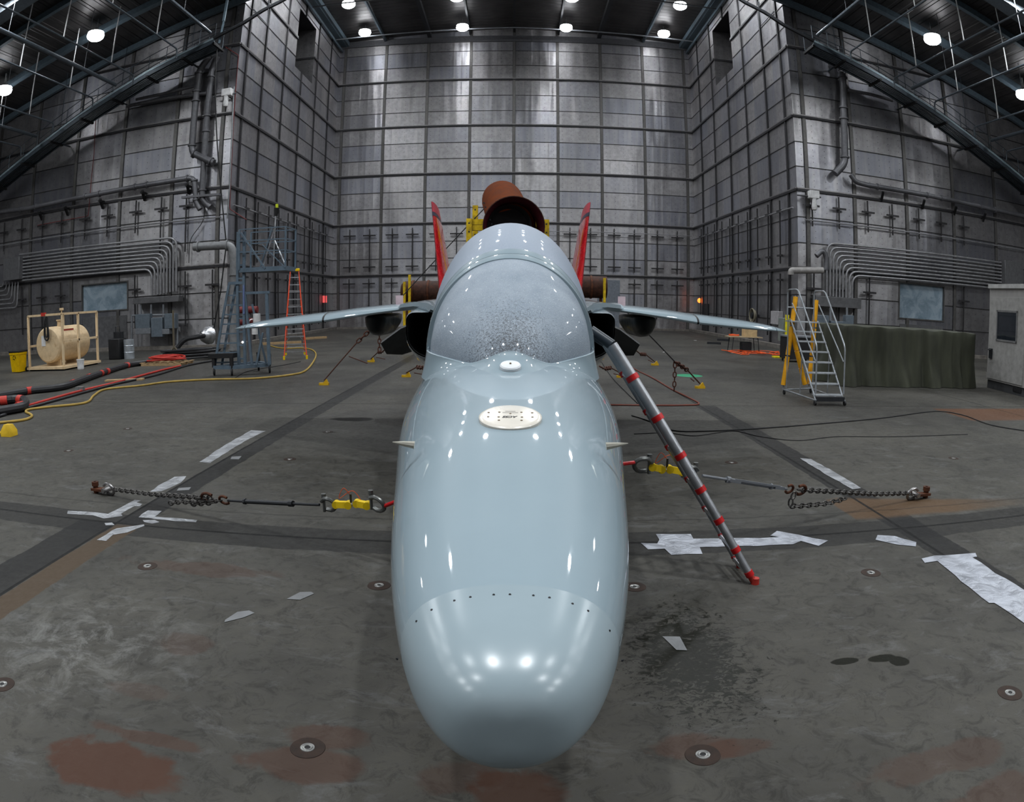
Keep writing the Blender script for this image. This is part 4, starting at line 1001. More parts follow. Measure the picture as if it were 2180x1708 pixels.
# ---------------------------------------------------------------- chains
def link(m, c, d, up, ln, w, r):
    d = d.normalized(); s = d.cross(up).normalized(); pts = []
    for k in range(13):
        a = 2 * math.pi * k / 12; x = math.cos(a) * ln / 2; y = math.sin(a) * w / 2
        x = math.copysign(abs(math.cos(a)) ** .8, math.cos(a)) * ln / 2
        pts.append(c + d * x + s * y)
    m.tube(pts, r, 6, cap=False)
def chain(m, pts, ln=.075, r=.009, w=.048):
    P = [Vector(p) for p in pts]; tot = sum((P[i + 1] - P[i]).length for i in range(len(P) - 1)); n = max(2, int(tot / (ln * .72)))
    for k in range(n):
        t_ = (k + .5) / n * tot; i = 0
        while i < len(P) - 2 and t_ > (P[i + 1] - P[i]).length: t_ -= (P[i + 1] - P[i]).length; i += 1
        d = (P[i + 1] - P[i]); c = P[i] + d.normalized() * t_
        a = Vector((0, 0, 1)) if k % 2 else Vector((.0, 1, .1)) if abs(d.normalized().y) < .8 else Vector((1, 0, 0))
        link(m, c, d, a, ln, w, r)
def bow(m, a, b, w, r, upv=Vector((0, 1, .3))):
    d = b - a; s = d.cross(upv).normalized(); pts = [a + s * w * .35]
    for k in range(9):
        th = math.pi * k / 8; pts.append(a + d * (.35 + .65 * math.sin(th)) + s * (w * .5 * math.cos(th)))
    pts.append(a - s * w * .35); m.tube(pts, r, 8)
def interp_Y(a, b, t_): return a + (b - a) * t_
# left tie-down: from the hidden gear to the floor hook
def P_l(px, py, Ya, Yb, xa, xb): t_ = (px - xa) / (xb - xa); return aty(px, py, Ya + (Yb - Ya) * t_)
L_ = lambda px, py: P_l(px, py, 6.80, 5.2, 205, 838)
R_f = lambda px, py: P_l(px, py, 5.2, 6.80, 1325, 1968)
def tie_down(side, f, hook, ch, bundle, rod, shk, link_, shk2, endp, tail):
    t = thing('tie_down_chain', 'heavy tie-down chain with yellow links and a floor hook, %s of the nose' % side, 'chain', (0, 0, 0))
    h0 = f(*hook); fx_ = Vector((h0.x, h0.y, 0)); m = MB()
    m.tube([fx_, fx_ + Vector((0, 0, .10))], .035, 10); m.lathe([(.05, .0), (.05, .05), (.02, .05)], 6, 0, fx_ + Vector((0, 0, .09))); d = (f(*ch[0]) - h0); d.z = 0; d.normalize()
    m.beam(fx_ + Vector((0, 0, .045)) - d * .05, fx_ + Vector((0, 0, .06)) + d * .22, .10, .03); m.build('floor_hook', M_['rust'], t)
    m = MB(); a = fx_ + d * .20 + Vector((0, 0, .07)); bow(m, a, a + d * .16 + Vector((0, 0, .02)), .15, .02); m.lathe([(0, -.08), (.03, -.08), (.03, .08), (0, .08)], 12, 0, a + d * .03, Vector((-d.y, d.x, 0))); m.build('shackle', simple('bright_shackle', (.32, .31, .31), .3, .85), t)
    m = MB(); pts = [f(*p) for p in ch]; 
    for p in pts: p.z = max(p.z, .03)
    chain(m, pts); m.build('chain', M_['chain'], t)
    m = MB()
    for q in (bundle, tail): 
        if q:
            pts = [f(*p) for p in q]
            for p in pts: p.z = max(p.z, .015)
            chain(m, pts, .08)
    m.build('slack_chain', M_['chain'], t)
    m = MB(); a, b = f(*ch[-1]), f(*rod[0]); dd = (b - a); bow(m, a + dd * .1, a - dd * .6, .11, .016); bow(m, b, b - dd * .5, .09, .014); m.build('grab_hook', M_['rust'], t)
    a, b = f(*rod[0]), f(*rod[1]); dd = (b - a); m = MB(); m.tube([a, b], .013, 8); m.tube([a + dd * .2, a + dd * .22], .03, 8); m.tube([a + dd * .70, a + dd * .74], .03, 8)
    if side == 'left': m.tube([a + dd * .2, a + dd * .72], .021, 10)
    else:
        u_ = dd.normalized(); s_ = u_.cross(Vector((0, .6, 1))).normalized() * .028
        c0, c1 = a + dd * .12, a + dd * .66
        for q in (s_, -s_): m.beam(c0 + q, c1 + q, .018, .018)
        for e in (c0, c1): m.beam(e - dd * .06, e + dd * .06, .07, .03)
    m.build('turnbuckle', M_['dark'] if side == 'left' else M_['grey'], t)
    SH = simple('grey_shackle', (.14, .145, .14), .35, .6)
    for (p, q) in (shk, shk2):
        a, b = f(*p), f(*q); m = MB(); bow(m, a, b, .13, .019); m.tube([a + Vector((0, 0, -.06)), a + Vector((0, 0, .08))], .014, 8); m.lathe([(0, .0), (.022, 0), (.022, .035), (0, .035)], 10, 0, a + Vector((0, 0, .07))); m.build('shackle', SH, t)
    YL = simple('load_link_yellow', (.75, .52, .01), .35, 0, .05)
    for (p, q) in link_:
        a, b = f(*p), f(*q); m = MB(); d = b - a; m.beam(a, b, .05, .055); m.lathe([(0, -.03), (.034, -.03), (.034, .03), (0, .03)], 14, 0, a, Vector((0, 1, 0))); m.lathe([(0, -.03), (.034, -.03), (.034, .03), (0, .03)], 14, 0, b, Vector((0, 1, 0))); m.build('load_link', YL, t)
    a, b = f(*link_[0][1]), f(*link_[1][0]); m = MB(); m.tube([a, b], .014, 8); m.build('load_pin', M_['alu'], t)
    m = MB(); c = a.lerp(b, .3); m.tube([c, c + Vector((0, 0, .09))], .01, 6); m.build('load_sensor', M_['dark'], t)
    m = MB(); m.tube(smoothpath([c + Vector((0, 0, .08)), c + Vector((-.06, 0, .14)), c + Vector((-.1, 0, .05)), c + Vector((.02, 0, .12)), c + Vector((.1, 0, .02))]), .003, 5); m.build('sensor_wire', M_['orangecord'], t)
    a, b = f(*shk2[1]), f(*endp); m = MB(); m.tube([a, b, b + (b - a) * 1.2], .016, 8); m.build('end_link', M_['red'], t)
tie_down('left', L_, (205, 1048), [(243, 1042), (330, 1053), (390, 1057), (450, 1061)], [(360, 1072), (385, 1068), (410, 1070), (440, 1066), (470, 1066)], [(485, 1066), (680, 1075)], ((690, 1076), (712, 1072)), [((716, 1074), (742, 1075)), ((760, 1072), (782, 1076))], ((790, 1070), (818, 1078)), (838, 1070), [(408, 1074), (430, 1072), (455, 1070)])
tie_down('right', R_f, (1970, 1058), [(1940, 1050), (1860, 1052), (1780, 1047), (1700, 1043)], [(1693, 1048), (1684, 1066), (1682, 1078)], [(1675, 1041), (1495, 1013)], ((1480, 1010), (1455, 1005)), [((1450, 1004), (1425, 999)), ((1408, 999), (1388, 994))], ((1382, 994), (1352, 985)), (1325, 988), [(1684, 1078), (1710, 1077), (1760, 1072), (1800, 1062)])
for (px, py) in ((0, 0),):
    pass
# small rear tie-downs
def guy(lb, fp, mid_, topp, Yt, long_=True):
    a = fl(*fp); t = thing('rear_tie_down', lb, 'chain', (a.x, a.y, 0))
    m = MB(); m.cbox((a.x, a.y, .03), (.26, .12, .06)); m.prism([(a.x - .02, a.y - .04, .06), (a.x + .12, a.y - .04, .06), (a.x + .07, a.y - .04, .16)], (0, .08, 0)); m.build('floor_cleat', simple('cleat_yellow', (.55, .33, .01), .5), t)
    b = aty(topp[0], topp[1], Yt); v = b - a
    p1, p2 = a + v * mid_[0] + Vector((0, 0, .12)), a + v * mid_[1]
    m = MB(); m.tube([a + Vector((0, 0, .12)), p1], .018, 6); chain(m, [p1, p2], .16, .02, .09); m.build('turnbuckle', M_['brownchain'], t)
    m = MB(); m.tube([p2, b], .014 if long_ else .02, 6); m.build('guy_cable', M_['black'] if long_ else M_['brownchain'], t)
    m = MB(); c = a + v * mid_[0] * .75; m.tube([c, c + Vector((v.x * .06 + .25, 0, -.25 * min(1, c.z)))], .015, 6); m.build('handle_bar', M_['brownchain'], t)
    if long_: m = MB(); c = p2 + Vector((0, 0, -.02)); chain(m, [c, c + Vector((0, 0, -min(c.z - .05, .75)))], .14, .016, .08); m.build('hanging_chain', M_['brownchain'], t)
guy('rusty tie-down with a long cable rising from the left floor to the stack', (690, 820), (.22, .36), (1030, 445), 17.6)
guy('rusty tie-down with a long cable rising from the right floor by the green patch', (1490, 827), (.20, .38), (1330, 660), 14.5)
guy('short rusty tie-down under the left tailplane, the farther one', (790, 771), (.5, .75), (822, 742), 21.5, False)
guy('short rusty tie-down beside the left edge of the nose', (865, 803), (.5, .8), (912, 778), 17.5, False)
guy('short rusty tie-down under the right tailplane', (1394, 778), (.5, .75), (1352, 745), 20.5, False)
guy('short rusty tie-down beside the right edge of the nose', (1322, 804), (.5, .8), (1276, 780), 17.3, False)
q = fl(1467, 800); m = MB(); m.lathe([(0, .012), (.38, .01), (.42, 0)], 20, 0, (q.x, q.y, .001)); one('drip_mat', 'small flat green mat under the right rear cable', 'mat', m, simple('green_mat', (.01, .22, .10), .6))
# ---------------------------------------------------------------- leaning telescopic ladder
def coll(m, p, d, r, h): m.tube([p - d * h / 2, p + d * h / 2], r, 14)
tl = thing('telescopic_ladder', 'silver telescopic ladder with red collars leaning on the right cockpit side', 'ladder', (0, 0, 0))
foot = fl(1607, 1243); top = aty(1303, 735, 5.25); foot.z = 0.0
foot2 = fl(1574, 1206); foot2.z = 0; off2 = foot2 - foot; off2 = off2.normalized() * .36; top2 = top + off2 * .95
ts = [.045, .15, .275, .405, .545, .70, .865]
for (A, B, nn) in ((foot, top, 0), (foot + off2, top2, 1)):
    d = (B - A).normalized()
    for k in range(len(ts)):
        t0 = 0 if k == 0 else ts[k - 1]; t1 = ts[k]; r = .0225 + .0028 * k
    seg = [0] + ts + [1.0]
    for k in range(len(seg) - 1):
        m = MB(); m.tube([A.lerp(B, seg[k]), A.lerp(B, seg[k + 1])], (.027 + .0026 * k) * (1 if nn == 0 else .8), 16); m.build('rail_section', simple('ladder_alu', (.33, .34, .36), .4, .7) if k else M_['rubberred'], tl)
for k, t_ in enumerate(ts):
    a, b = foot.lerp(top, t_), (foot + off2).lerp(top2, t_); d = (top - foot).normalized()
    m = MB(); m.beam(a, b, .05, .03); rg = m.build('rung', M_['alu'], tl)
    m = MB()
    coll(m, a, d, .036 + .0026 * k, .045); m.build('red_collar', M_['red'], rg)
    m = MB(); coll(m, b, d, .029 + .0021 * k, .045); m.build('red_collar', M_['red'], rg)
for A in (foot, foot + off2):
    m = MB(); m.lathe([(0, 0), (.036, 0), (.032, .05), (0, .05)], 12, 0, (A.x, A.y, 0)); m.build('rubber_foot', M_['rubberred'], tl)
m = MB(); q = Vector((.60, top.y + .15, top.z + .10)); m.tube([top, top.lerp(q, .5) + Vector((0, 0, .05)), q + Vector((-.02, 0, -.14))], .045, 12); m.tube([top2, top2.lerp(q, .6) + Vector((0, .1, .02)), q + Vector((0, .3, -.2))], .04, 12)
m.build('padded_hook', simple('padded_black', (.03, .04, .05), .4), tl)
# ---------------------------------------------------------------- exhaust stack and barrels behind the jet
RST = simple('orange_rust', (.135, .030, .006), .9, .0, .15, 5.0); RSD = simple('dark_rust', (.055, .022, .014), .75, .2, .35, 6.0); RST.node_tree.nodes['Principled BSDF'].inputs['Specular IOR Level'].default_value = .08
MAR = simple('maroon_lining', (.055, .006, .010), .6, 0, .2)
ex = thing('exhaust_stack', 'large rust-orange exhaust pipe with a dark open mouth above the canopy', 'exhaust pipe', (0, 0, 0))
A = aty(1094, 482, 16.6); B = aty(1088, 475, 17.3); C_ = aty(1068, 424, 19.2); ax = (A - B).normalized(); ax = Vector((0.02, -1, -.02)).normalized()
m = MB(); m.lathe([(.74, 0), (.76, .0), (.73, -.35), (.62, -.7), (.56, -.9)], 40, 0, A, -ax * -1); m.build('mouth_flange', RSD, ex)
m = MB(); m.lathe([(.735, .005), (.62, -.5), (.52, -.9)], 40, 0, A, ax); m.build('mouth_lining', MAR, ex)
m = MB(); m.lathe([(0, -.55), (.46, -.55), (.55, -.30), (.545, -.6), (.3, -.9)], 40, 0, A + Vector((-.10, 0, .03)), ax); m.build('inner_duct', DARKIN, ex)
m = MB(); dd = (C_ - B); rings = []
for t_ in (0.0, .3, .6, .9, 1.0): rings.append(B + dd * t_)
m.tube(rings, .57, 40, rr=[.60, .58, .57, .57, .55]); m.build('stack_pipe', RST, ex)
m = MB(); a = B + dd * .12
for k in range(7):
    q = aty(1030 + k * 3.4, 432 + k * 9, 16.9); m = MB(); m.tube([q, q + Vector((0, .06, 0))], .02, 6); m.build('flange_bolt', M_['dark'], ex)
m = MB(); m.tube([A + Vector((0, 1.2, -.3)), Vector((A.x, A.y + 1.2, 0))], .18, 10); m.build('stack_foot', M_['dark'], ex)
YF = M_['yellow']
sf = thing('stack_frame', 'yellow drilled steel frame that carries the exhaust stack', 'frame', (0, 0, 0))
for (px, ytop, Y) in ((999, 466, 17.2), (1012, 438, 17.9), (1163, 468, 17.2)):
    p = aty(px, ytop, Y); m = MB(); m.beam((p.x, p.y, 0), p, .14, .14); m.build('post', YF, sf)
    for k in range(5): q = p - Vector((0, .072, .12 + .22 * k)); m = MB(); m.lathe([(0, .0), (.022, 0)], 8, 0, q, Vector((0, -1, 0))); m.build('bolt_hole', M_['dark'], sf)
for (a, b, Y) in (((999, 473), (1036, 473), 17.3), ((999, 486), (1036, 485), 17.3), ((1140, 478), (1163, 478), 17.3), ((1140, 492), (1163, 490), 17.3)):
    p, q = aty(a[0], a[1], Y), aty(b[0], b[1], Y); m = MB(); m.beam(p, q, .12, .14); m.build('cross_beam', YF, sf)
for (side, xa, xb, px) in (('left', -4.95, -1.7, 858), ('right', 1.7, 4.35, 1288)):
    Yb = 31.0; zc = aty(px, 622 if side == 'left' else 612, Yb).z; cx = JX(Yb)
    bt = thing('exhaust_barrel', 'rusty horizontal exhaust barrel showing past the canopy on the %s' % side, 'barrel', (0, 0, 0))
    m = MB(); m.lathe([(0, xa), (.36, xa), (.5, xa + .18), (.5, xb - .05), (.45, xb), (0, xb)] if side == 'left' else [(.1, xa), (.5, xa), (.5, xb - .12), (.5, xb), (.45, xb), (.42, xb - .35), (0, xb - .35)], 36, 0, (cx, Yb, zc), Vector((1, 0, 0))); m.build('barrel_shell', RSD, bt)
    for x in (xa + .5, xa + 1.2, xa + 1.9):
        m = MB(); m.lathe([(.5, x), (.53, x), (.53, x + .09), (.5, x + .09)], 36, 0, (cx, Yb, zc), Vector((1, 0, 0))); m.build('barrel_band', M_['rust'], bt)
    for x in (xa + .25, xb - .25):
        m = MB(); m.beam((cx + x, Yb, 0), (cx + x, Yb, zc - .25), .12, .12); m.build('barrel_leg', M_['rust'], bt)
for i, (px, yt, lb) in enumerate(((872, 585, 'thin yellow post left of the left barrel, the taller one'), (861, 600, 'thin yellow post left of the left barrel, the shorter one'), (1287, 592, 'thin yellow post by the end of the right barrel'))):
    p = aty(px, yt, 30.3); m = MB(); m.beam((p.x, p.y, 0), p, .11, .11); one('yellow_post', lb, 'post', m, YF)
# ---------------------------------------------------------------- left side equipment
tk = thing('skid_tank', 'cream fuel tank lying in a cream pipe frame on the left', 'tank', (0, 0, 0)); CR = M_['cream']
x0, x1, y0, y1, zt = -19.62, -17.62, 22.35, 24.95, 2.24
def post(a, b, w_=.085, nm_='frame_bar', mt=CR, par=None):
    m = MB(); m.beam(a, b, w_, w_); return m.build(nm_, mt, par or tk)
for x, y in ((x0, y0), (x1, y0), (x0, y1), (x1, y1), (x1, y0 + 1.15)): post((x, y, .12), (x, y, zt))
for a, b in (((x0, y0, zt), (x1, y0, zt)), ((x1, y0, zt), (x1, y1, zt)), ((x0, y0, zt), (x0, y1, zt)), ((x0, y1, zt), (x1, y1, zt)), ((x1, y0 + .05, 1.15), (x1, y1, 1.15)), ((x0, y0 + .1, 1.0), (x0, y1, 1.0))): post(a, b)
m = MB(); m.box((x0 - .1, y0 - .1, .06), (x1 + .1, y1 + .1, .16)); m.build('skid_deck', CR, tk)
for y in (y0, (y0 + y1) / 2, y1 - .15):
    m = MB(); m.box((x0, y, .0), (x1, y + .12, .07)); m.build('skid_runner', M_['dark'], tk)
cx_, cz = -18.62, 1.02; m = MB(); m.lathe([(0, -.06), (.35, -.05), (.66, .0), (.73, .07), (.73, 2.25), (.66, 2.32), (0, 2.38)], 48, 0, (cx_, y0 + .15, cz), Vector((0, 1, 0))); tb = m.build('tank_body', CR, tk)
m = MB(); m.cbox((cx_ - .18, y0 + .085, cz + .18), (.24, .01, .42)); m.build('end_label', M_['white'], tk)
m = MB(); m.cbox((cx_ + .50, y0 + 1.05, cz + .52), (.02, .8, .16), 0); m.build('hazard_label', simple('faded_red_label', (.35, .06, .04), .6), tk)
m = MB(); m.lathe([(0, 0), (.09, 0), (.09, .22), (.13, .22), (.13, .28), (0, .28)], 16, 0, (cx_ + .1, y0 + .9, cz + .72)); m.build('filler_cap', CR, tk)
m = MB(); m.tube([(cx_ + .1, y0 + 1.1, cz + .7), (cx_ + .1, y0 + 1.1, zt + .2)], .03, 8); m.lathe([(0, 0), (.1, 0), (.1, .1), (0, .1)], 12, 0, (cx_ + .1, y0 + 1.1, zt + .15)); m.build('vent_pipe', CR, tk)
m = MB(); c = Vector((cx_ + .1, y0 - .02, cz + .95)); m.tube(smoothpath([c + Vector((.02, 0, .2)), c + Vector((-.1, 0, -.1)), c + Vector((-.12, 0, -.6)), c + Vector((0, 0, -.75)), c + Vector((.12, 0, -.6)), c + Vector((.08, 0, -.1)), c + Vector((.05, 0, .15))]), .035, 8); m.tube(smoothpath([c + Vector((.05, 0, .2)), c + Vector((-.02, -.03, -.1)), c + Vector((-.05, -.03, -.5)), c + Vector((.04, -.03, -.62)), c + Vector((.09, -.03, -.45)), c + Vector((.03, -.03, 0))]), .03, 8); m.build('fuel_hose', M_['black'], tk)
m = MB(); m.cbox(c + Vector((-.15, 0, .3)), (.22, .12, .14)); m.build('fuel_nozzle', M_['rubberred'], tk)
for y in (y0 + .5, y0 + 1.9):
    m = MB(); m.box((cx_ - .4, y, .15), (cx_ + .4, y + .12, .45)); m.build('tank_saddle', CR, tk)
# bins, drums, bucket
q = fl(49, 792); bn = thing('wheeled_bin', 'yellow wheeled bin with a black lid at the left edge', 'bin', (q.x - .16, q.y - .1, 0)); X_, Y_ = q.x - .16, q.y - .1
m = MB(); m.loft([[Vector((X_ + a * s_, Y_ + b * s_, z)) for a, b in ((-.28, -.28), (.28, -.28), (.28, .28), (-.28, .28))] for s_, z in ((.82, .03), (.9, .3), (.98, .72), (1.06, .74), (1.06, .82))], smooth=False, caps=(True, True)); m.build('bin_body', simple('bin_yellow', (.68, .42, .0), .4), bn)
m = MB(); m.box((X_ - .32, Y_ - .32, .82), (X_ + .32, Y_ + .34, .90)); m.build('bin_lid', M_['black'], bn, bevel=.02)
for s_ in (-1, 1):
    m = MB(); m.lathe([(0, -.03), (.1, -.03), (.1, .03), (0, .03)], 16, 0, (X_ + s_ * .27, Y_ + .27, .1), Vector((1, 0, 0))); m.build('wheel', M_['black'], bn)
EMB = simple('recycling_mark', (.05, .04, .01), .6); m = MB()
for k in range(3):
    a = math.radians(90 + 120 * k); b = math.radians(90 + 120 * k + 80); m.beam((X_ + .09 * math.cos(a), Y_ - .283, .62 + .09 * math.sin(a)), (X_ + .09 * math.cos(b), Y_ - .283, .62 + .09 * math.sin(b)), .01, .03)
m.build('recycling_mark', EMB, bn)
q = fl(243, 766); X_, Y_ = q.x, q.y; m = MB(); m.box((X_ - .33, Y_, 0), (X_ + .33, Y_ + .7, .95)); one('storage_box', 'black plastic box standing left of the silver drum', 'box', m, M_['black'], bevel=.04)
m = MB(); m.box((X_ - .12, Y_ + .2, .95), (X_ + .30, Y_ + .5, 1.25)); m.tube([(X_ - .05, Y_ + .3, 1.25), (X_ - .05, Y_ + .3, 1.5), (X_ + .2, Y_ + .3, 1.5), (X_ + .2, Y_ + .3, 1.25)], .02, 6); one('battery_pump', 'small black and white pump unit on the black box', 'pump', m, M_['dark'])
q = fl(264, 765); q.x += .16; dr = thing('steel_drum', 'silver blue drum right of the black box', 'drum', (q.x, q.y + .25, 0)); m = MB(); m.lathe([(0, 0), (.26, 0), (.26, .28), (.275, .3), (.26, .32), (.26, .58), (.275, .6), (.26, .62), (.26, .88), (0, .86)], 28, 0, (q.x, q.y + .25, 0)); m.build('drum_body', simple('drum_silver', (.42, .46, .50), .35, .6), dr)
q = fl(172, 786); m = MB(); m.lathe([(0, 0), (.14, 0), (.165, .36), (.175, .36), (.175, .39), (.15, .39), (.145, .03), (0, .03)], 24, 0, (q.x, q.y, 0)); one('bucket', 'small white bucket on the floor in front of the cream tank', 'bucket', m, M_['white'])
# hoses
def hose(px, r, lb, mat, name='hose', bands=None, z=None, par=None):
    P = [fl(a, b, r) for a, b in px]; t = thing(name, lb, 'hose', (0, 0, 0)); m = MB(); m.tube(smoothpath(P, 8), r, 10); m.build('hose_line', mat, t)
    for (a, b) in bands or []:
        c = fl(a, b, r); j = min(range(len(P) - 1), key=lambda i: (P[i].lerp(P[i + 1], .5) - c).length); d = (P[j + 1] - P[j]).normalized(); mm = MB(); mm.tube([c - d * .10, c + d * .10], r * 1.07, 12); mm.build('red_band', M_['rubberred'], t)
    return t
BK = simple('hose_black', (.018, .018, .02), .45)
hose([(-60, 850), (0, 842), (62, 832), (130, 824), (170, 811), (215, 795), (270, 778), (320, 771)], .105, 'thick black hose with red bands snaking from the left edge to the coil', BK, bands=[(62, 832), (155, 816), (190, 803), (215, 795), (228, 791), (270, 778)])
hose([(-60, 856), (0, 853), (30, 850), (48, 851), (54, 857), (48, 866), (20, 872), (-60, 886)], .115, 'thick black hose with red bands looping back at the left edge', BK, bands=[(8, 853), (44, 851), (42, 866)])
hose([(-60, 890), (0, 880), (40, 868), (55, 865), (100, 852), (165, 834), (240, 816), (300, 800), (345, 788), (384, 779)], .035, 'red hose running from the left edge towards the lift platform', M_['rubberred'], bands=[])
hose([(-60, 896), (0, 886), (25, 876), (60, 868), (105, 856), (170, 838), (245, 818), (330, 799), (400, 778), (455, 768)], .035, 'thin black hose lying beside the red hose', BK)
hose([(-60, 905), (20, 898), (55, 893), (68, 886), (63, 881), (55, 877), (62, 872), (100, 867), (180, 858), (200, 842), (225, 829), (300, 821), (360, 813), (450, 808), (540, 806), (620, 798), (652, 788), (670, 765), (672, 752), (662, 744), (640, 741), (610, 742), (590, 740), (575, 736)], .03, 'long yellow air hose winding across the left floor', M_['hoseyellow'])
q = fl(171, 834); m = MB(); m.cbox((q.x, q.y, .09), (.28, .12, .10)); one('hose_coupling', 'silver coupling joining the red hose', 'coupling', m, M_['alu'])
q = fl(265, 811); m = MB(); m.cbox((q.x, q.y, .03), (1.35, .25, .05), rz=.25); one('wood_plank', 'short wooden plank under the red and black hoses', 'plank', m, M_['wood'])
def pallet(cx, cy, w_, d_, lb):
    t = thing('wood_pallet', lb, 'pallet', (cx, cy, 0))
    for k in range(7): m = MB(); x = cx - w_ / 2 + w_ * k / 6; m.box((x - .05, cy - d_ / 2, .10), (x + .05, cy + d_ / 2, .125)); m.build('deck_board', M_['wood'], t)
    for y in (-.45, 0, .45): m = MB(); m.box((cx - w_ / 2, cy + y * d_ - .04, 0), (cx + w_ / 2, cy + y * d_ + .04, .10)); m.build('runner', M_['wood'], t)
q = fl(348, 778); pallet(q.x, q.y + .3, 1.9, 1.1, 'wooden pallet under the red hose coil')
rc = thing('hose_coil', 'coiled bright red hose on the wooden pallet', 'hose', (q.x, q.y + .3, .125)); m = MB(); P = []
for k in range(150):
    a = k / 150 * 2 * math.pi * 7; r = .62 + .16 * math.sin(a * .37) + .05 * math.sin(a * 2.1 + 1); P.append(Vector((q.x + r * math.cos(a) * 1.1, q.y + .3 + r * .7 * math.sin(a), .165 + .018 * (k / 150 * 7) + .03 * (1 + math.sin(a * 1.3 + k * .05)))))
m.tube(P, .03, 8); m.build('hose_line', M_['rubberred'], rc)
q2 = fl(385, 770); bc = thing('hose_pile', 'pile of coiled black hoses behind the red coil', 'hose', (q2.x, q2.y + .6, 0)); m = MB(); P = []
for k in range(160):
    a = k / 160 * 2 * math.pi * 8; r = .9 + .25 * math.sin(a * .31); P.append(Vector((q2.x - .1 + r * math.cos(a) * 1.3, q2.y + 1.1 + r * .6 * math.sin(a), .06 + .045 * (k / 160 * 8) + .03 * math.sin(a * 1.3))))
m.tube(P, .05, 6); m.build('hose_line', BK, bc)
p = fl(334, 772); ps = thing('floor_stand', 'thin brown folding stand behind the red hose coil', 'stand', (p.x, p.y + 1.6, 0)); X_, Y_ = p.x, p.y + 1.6; m = MB(); m.tube([(X_, Y_, .3), (X_, Y_, 2.1)], .05, 8); m.build('stand_pole', simple('stand_brown', (.10, .085, .06), .6), ps)
for a in (0, 2.1, 4.2): m = MB(); m.tube([(X_, Y_, .55), (X_ + .5 * math.cos(a), Y_ + .5 * math.sin(a), 0.02)], .03, 6); m.build('leg', simple('stand_brown', (.10, .085, .06), .6), ps)
m = MB(); p = aty(428, 716, 30.5); m.tube(arc([p + Vector((0, 1.5, 0)), p, p + Vector((-.9, -.1, -.1)), p + Vector((-1.5, -.2, -.75)), p + Vector((-2.0, -.3, -.85))], 5, .3), .12, 10); de = thing('duct_elbow', 'black hose dropping from a silver wall flange left of the lift', 'duct', (0, 0, 0)); m.build('hose_line', BK, de)
m = MB(); m.lathe([(0, 0), (.45, 0), (.45, .2), (.3, .5), (.16, .6), (0, .6)], 20, 0, p + Vector((.1, .9, 0)), Vector((-.5, -1, 0))); m.build('wall_flange', M_['alu'], de)
q = fl(20, 928); m = MB(); X_, Y_ = q.x, q.y; m.loft([[Vector((X_ + a * s_, Y_ + b * s_, z)) for a, b in ((-.14, -.12), (.14, -.12), (.14, .12), (-.14, .12))] for s_, z in ((1, 0), (1, .1), (.55, .22))], smooth=False, caps=(True, True)); m.tube([(X_ - .1, Y_, .06), (X_ - .5, Y_ - .05, .03)], .03, 8); one('yellow_chock', 'small yellow block on the floor at the left edge', 'block', m, simple('chock_yellow', (.62, .40, .02), .5))
# lift platform
BG = M_['bluegrey']; lf = thing('lift_platform', 'blue-grey wheeled access lift with a ladder frame and raised basket', 'lift', (-8.6, 20.2, 0))
def bar(a, b, w_=.09, nm_='frame_bar', mt=BG, par=None):
    m = MB(); m.beam(a, b, w_, w_); return m.build(nm_, mt, par or lf)
f1, f2, f3, f4 = Vector((-9.30, 19.85, .26)), Vector((-8.62, 19.75, .26)), Vector((-7.62, 20.55, .26)), Vector((-8.3, 21.3, .26))
for a, b in ((f1, f2), (f2, f3), (f3, f4), (f4, f1), (f1, f3)): bar(a, b, .11, 'base_rail')
for f in (f1, f2, f3, f4):
    m = MB(); m.beam(f, f + Vector((0, 0, .0001 + .35)), .10, .10); m.build('outrigger_post', M_['black'], lf)
    m = MB(); m.lathe([(0, -.035), (.10, -.035), (.125, -.02), (.125, .02), (.10, .035), (0, .035)], 20, 0, (f.x, f.y, .125), Vector((1, .4, 0))); m.build('caster', M_['black'], lf)
mx = -8.42; my = 20.15
for dx in (-.11, .11): bar((mx + dx, my, .25), (mx + dx, my, 4.5), .085, 'mast_rail')
for k in range(10): bar((mx - .1, my, .5 + k * .42), (mx + .1, my, .5 + k * .42), .05, 'mast_rung')
for dx in (0, .25):
    bar((-9.32 + dx * .6, 19.95 + dx, .3), (-8.78 + dx * .6, 20.05 + dx, 2.9), .075, 'ladder_rail')
for k in range(8):
    t_ = k / 8; a = Vector((-9.28, 19.97, .4)).lerp(Vector((-8.75, 20.05, 2.8)), t_); bar(a, (mx - .1, my, a.z), .045, 'ladder_rung')
bar((-8.80, 20.05, 2.88), (mx + .1, my, 2.88), .09)
bz0, bz1 = 3.28, 4.55; bx0, bx1 = -8.42, -6.85; by0, by1 = 20.0, 21.0
m = MB(); m.box((bx0, by0, bz0 - .08), (bx1, by1, bz0 + .06)); m.build('basket_floor', BG, lf)
for x, y in ((bx0, by0), (bx1, by0), (bx1, by1), (bx0, by1)): bar((x, y, bz0), (x, y, bz1), .05, 'basket_post')
for z in (bz0 + .55, bz0 + .9, bz1):
    for a, b in (((bx0, by0), (bx1, by0)), ((bx1, by0), (bx1, by1)), ((bx1, by1), (bx0, by1))): bar((*a, z), (*b, z), .035, 'basket_rail')
bar((bx0 + .05, by0, bz1 - .1), (bx0 + .9, by0, bz0), .05, 'basket_brace'); bar((bx0 + 1.0, by0 + .3, bz1), (bx0 + .6, by0 + .3, bz0), .04, 'basket_brace'); bar((bx0 + .8, by0, bz0 + .75), (bx1, by0, bz0), .03, 'basket_brace')
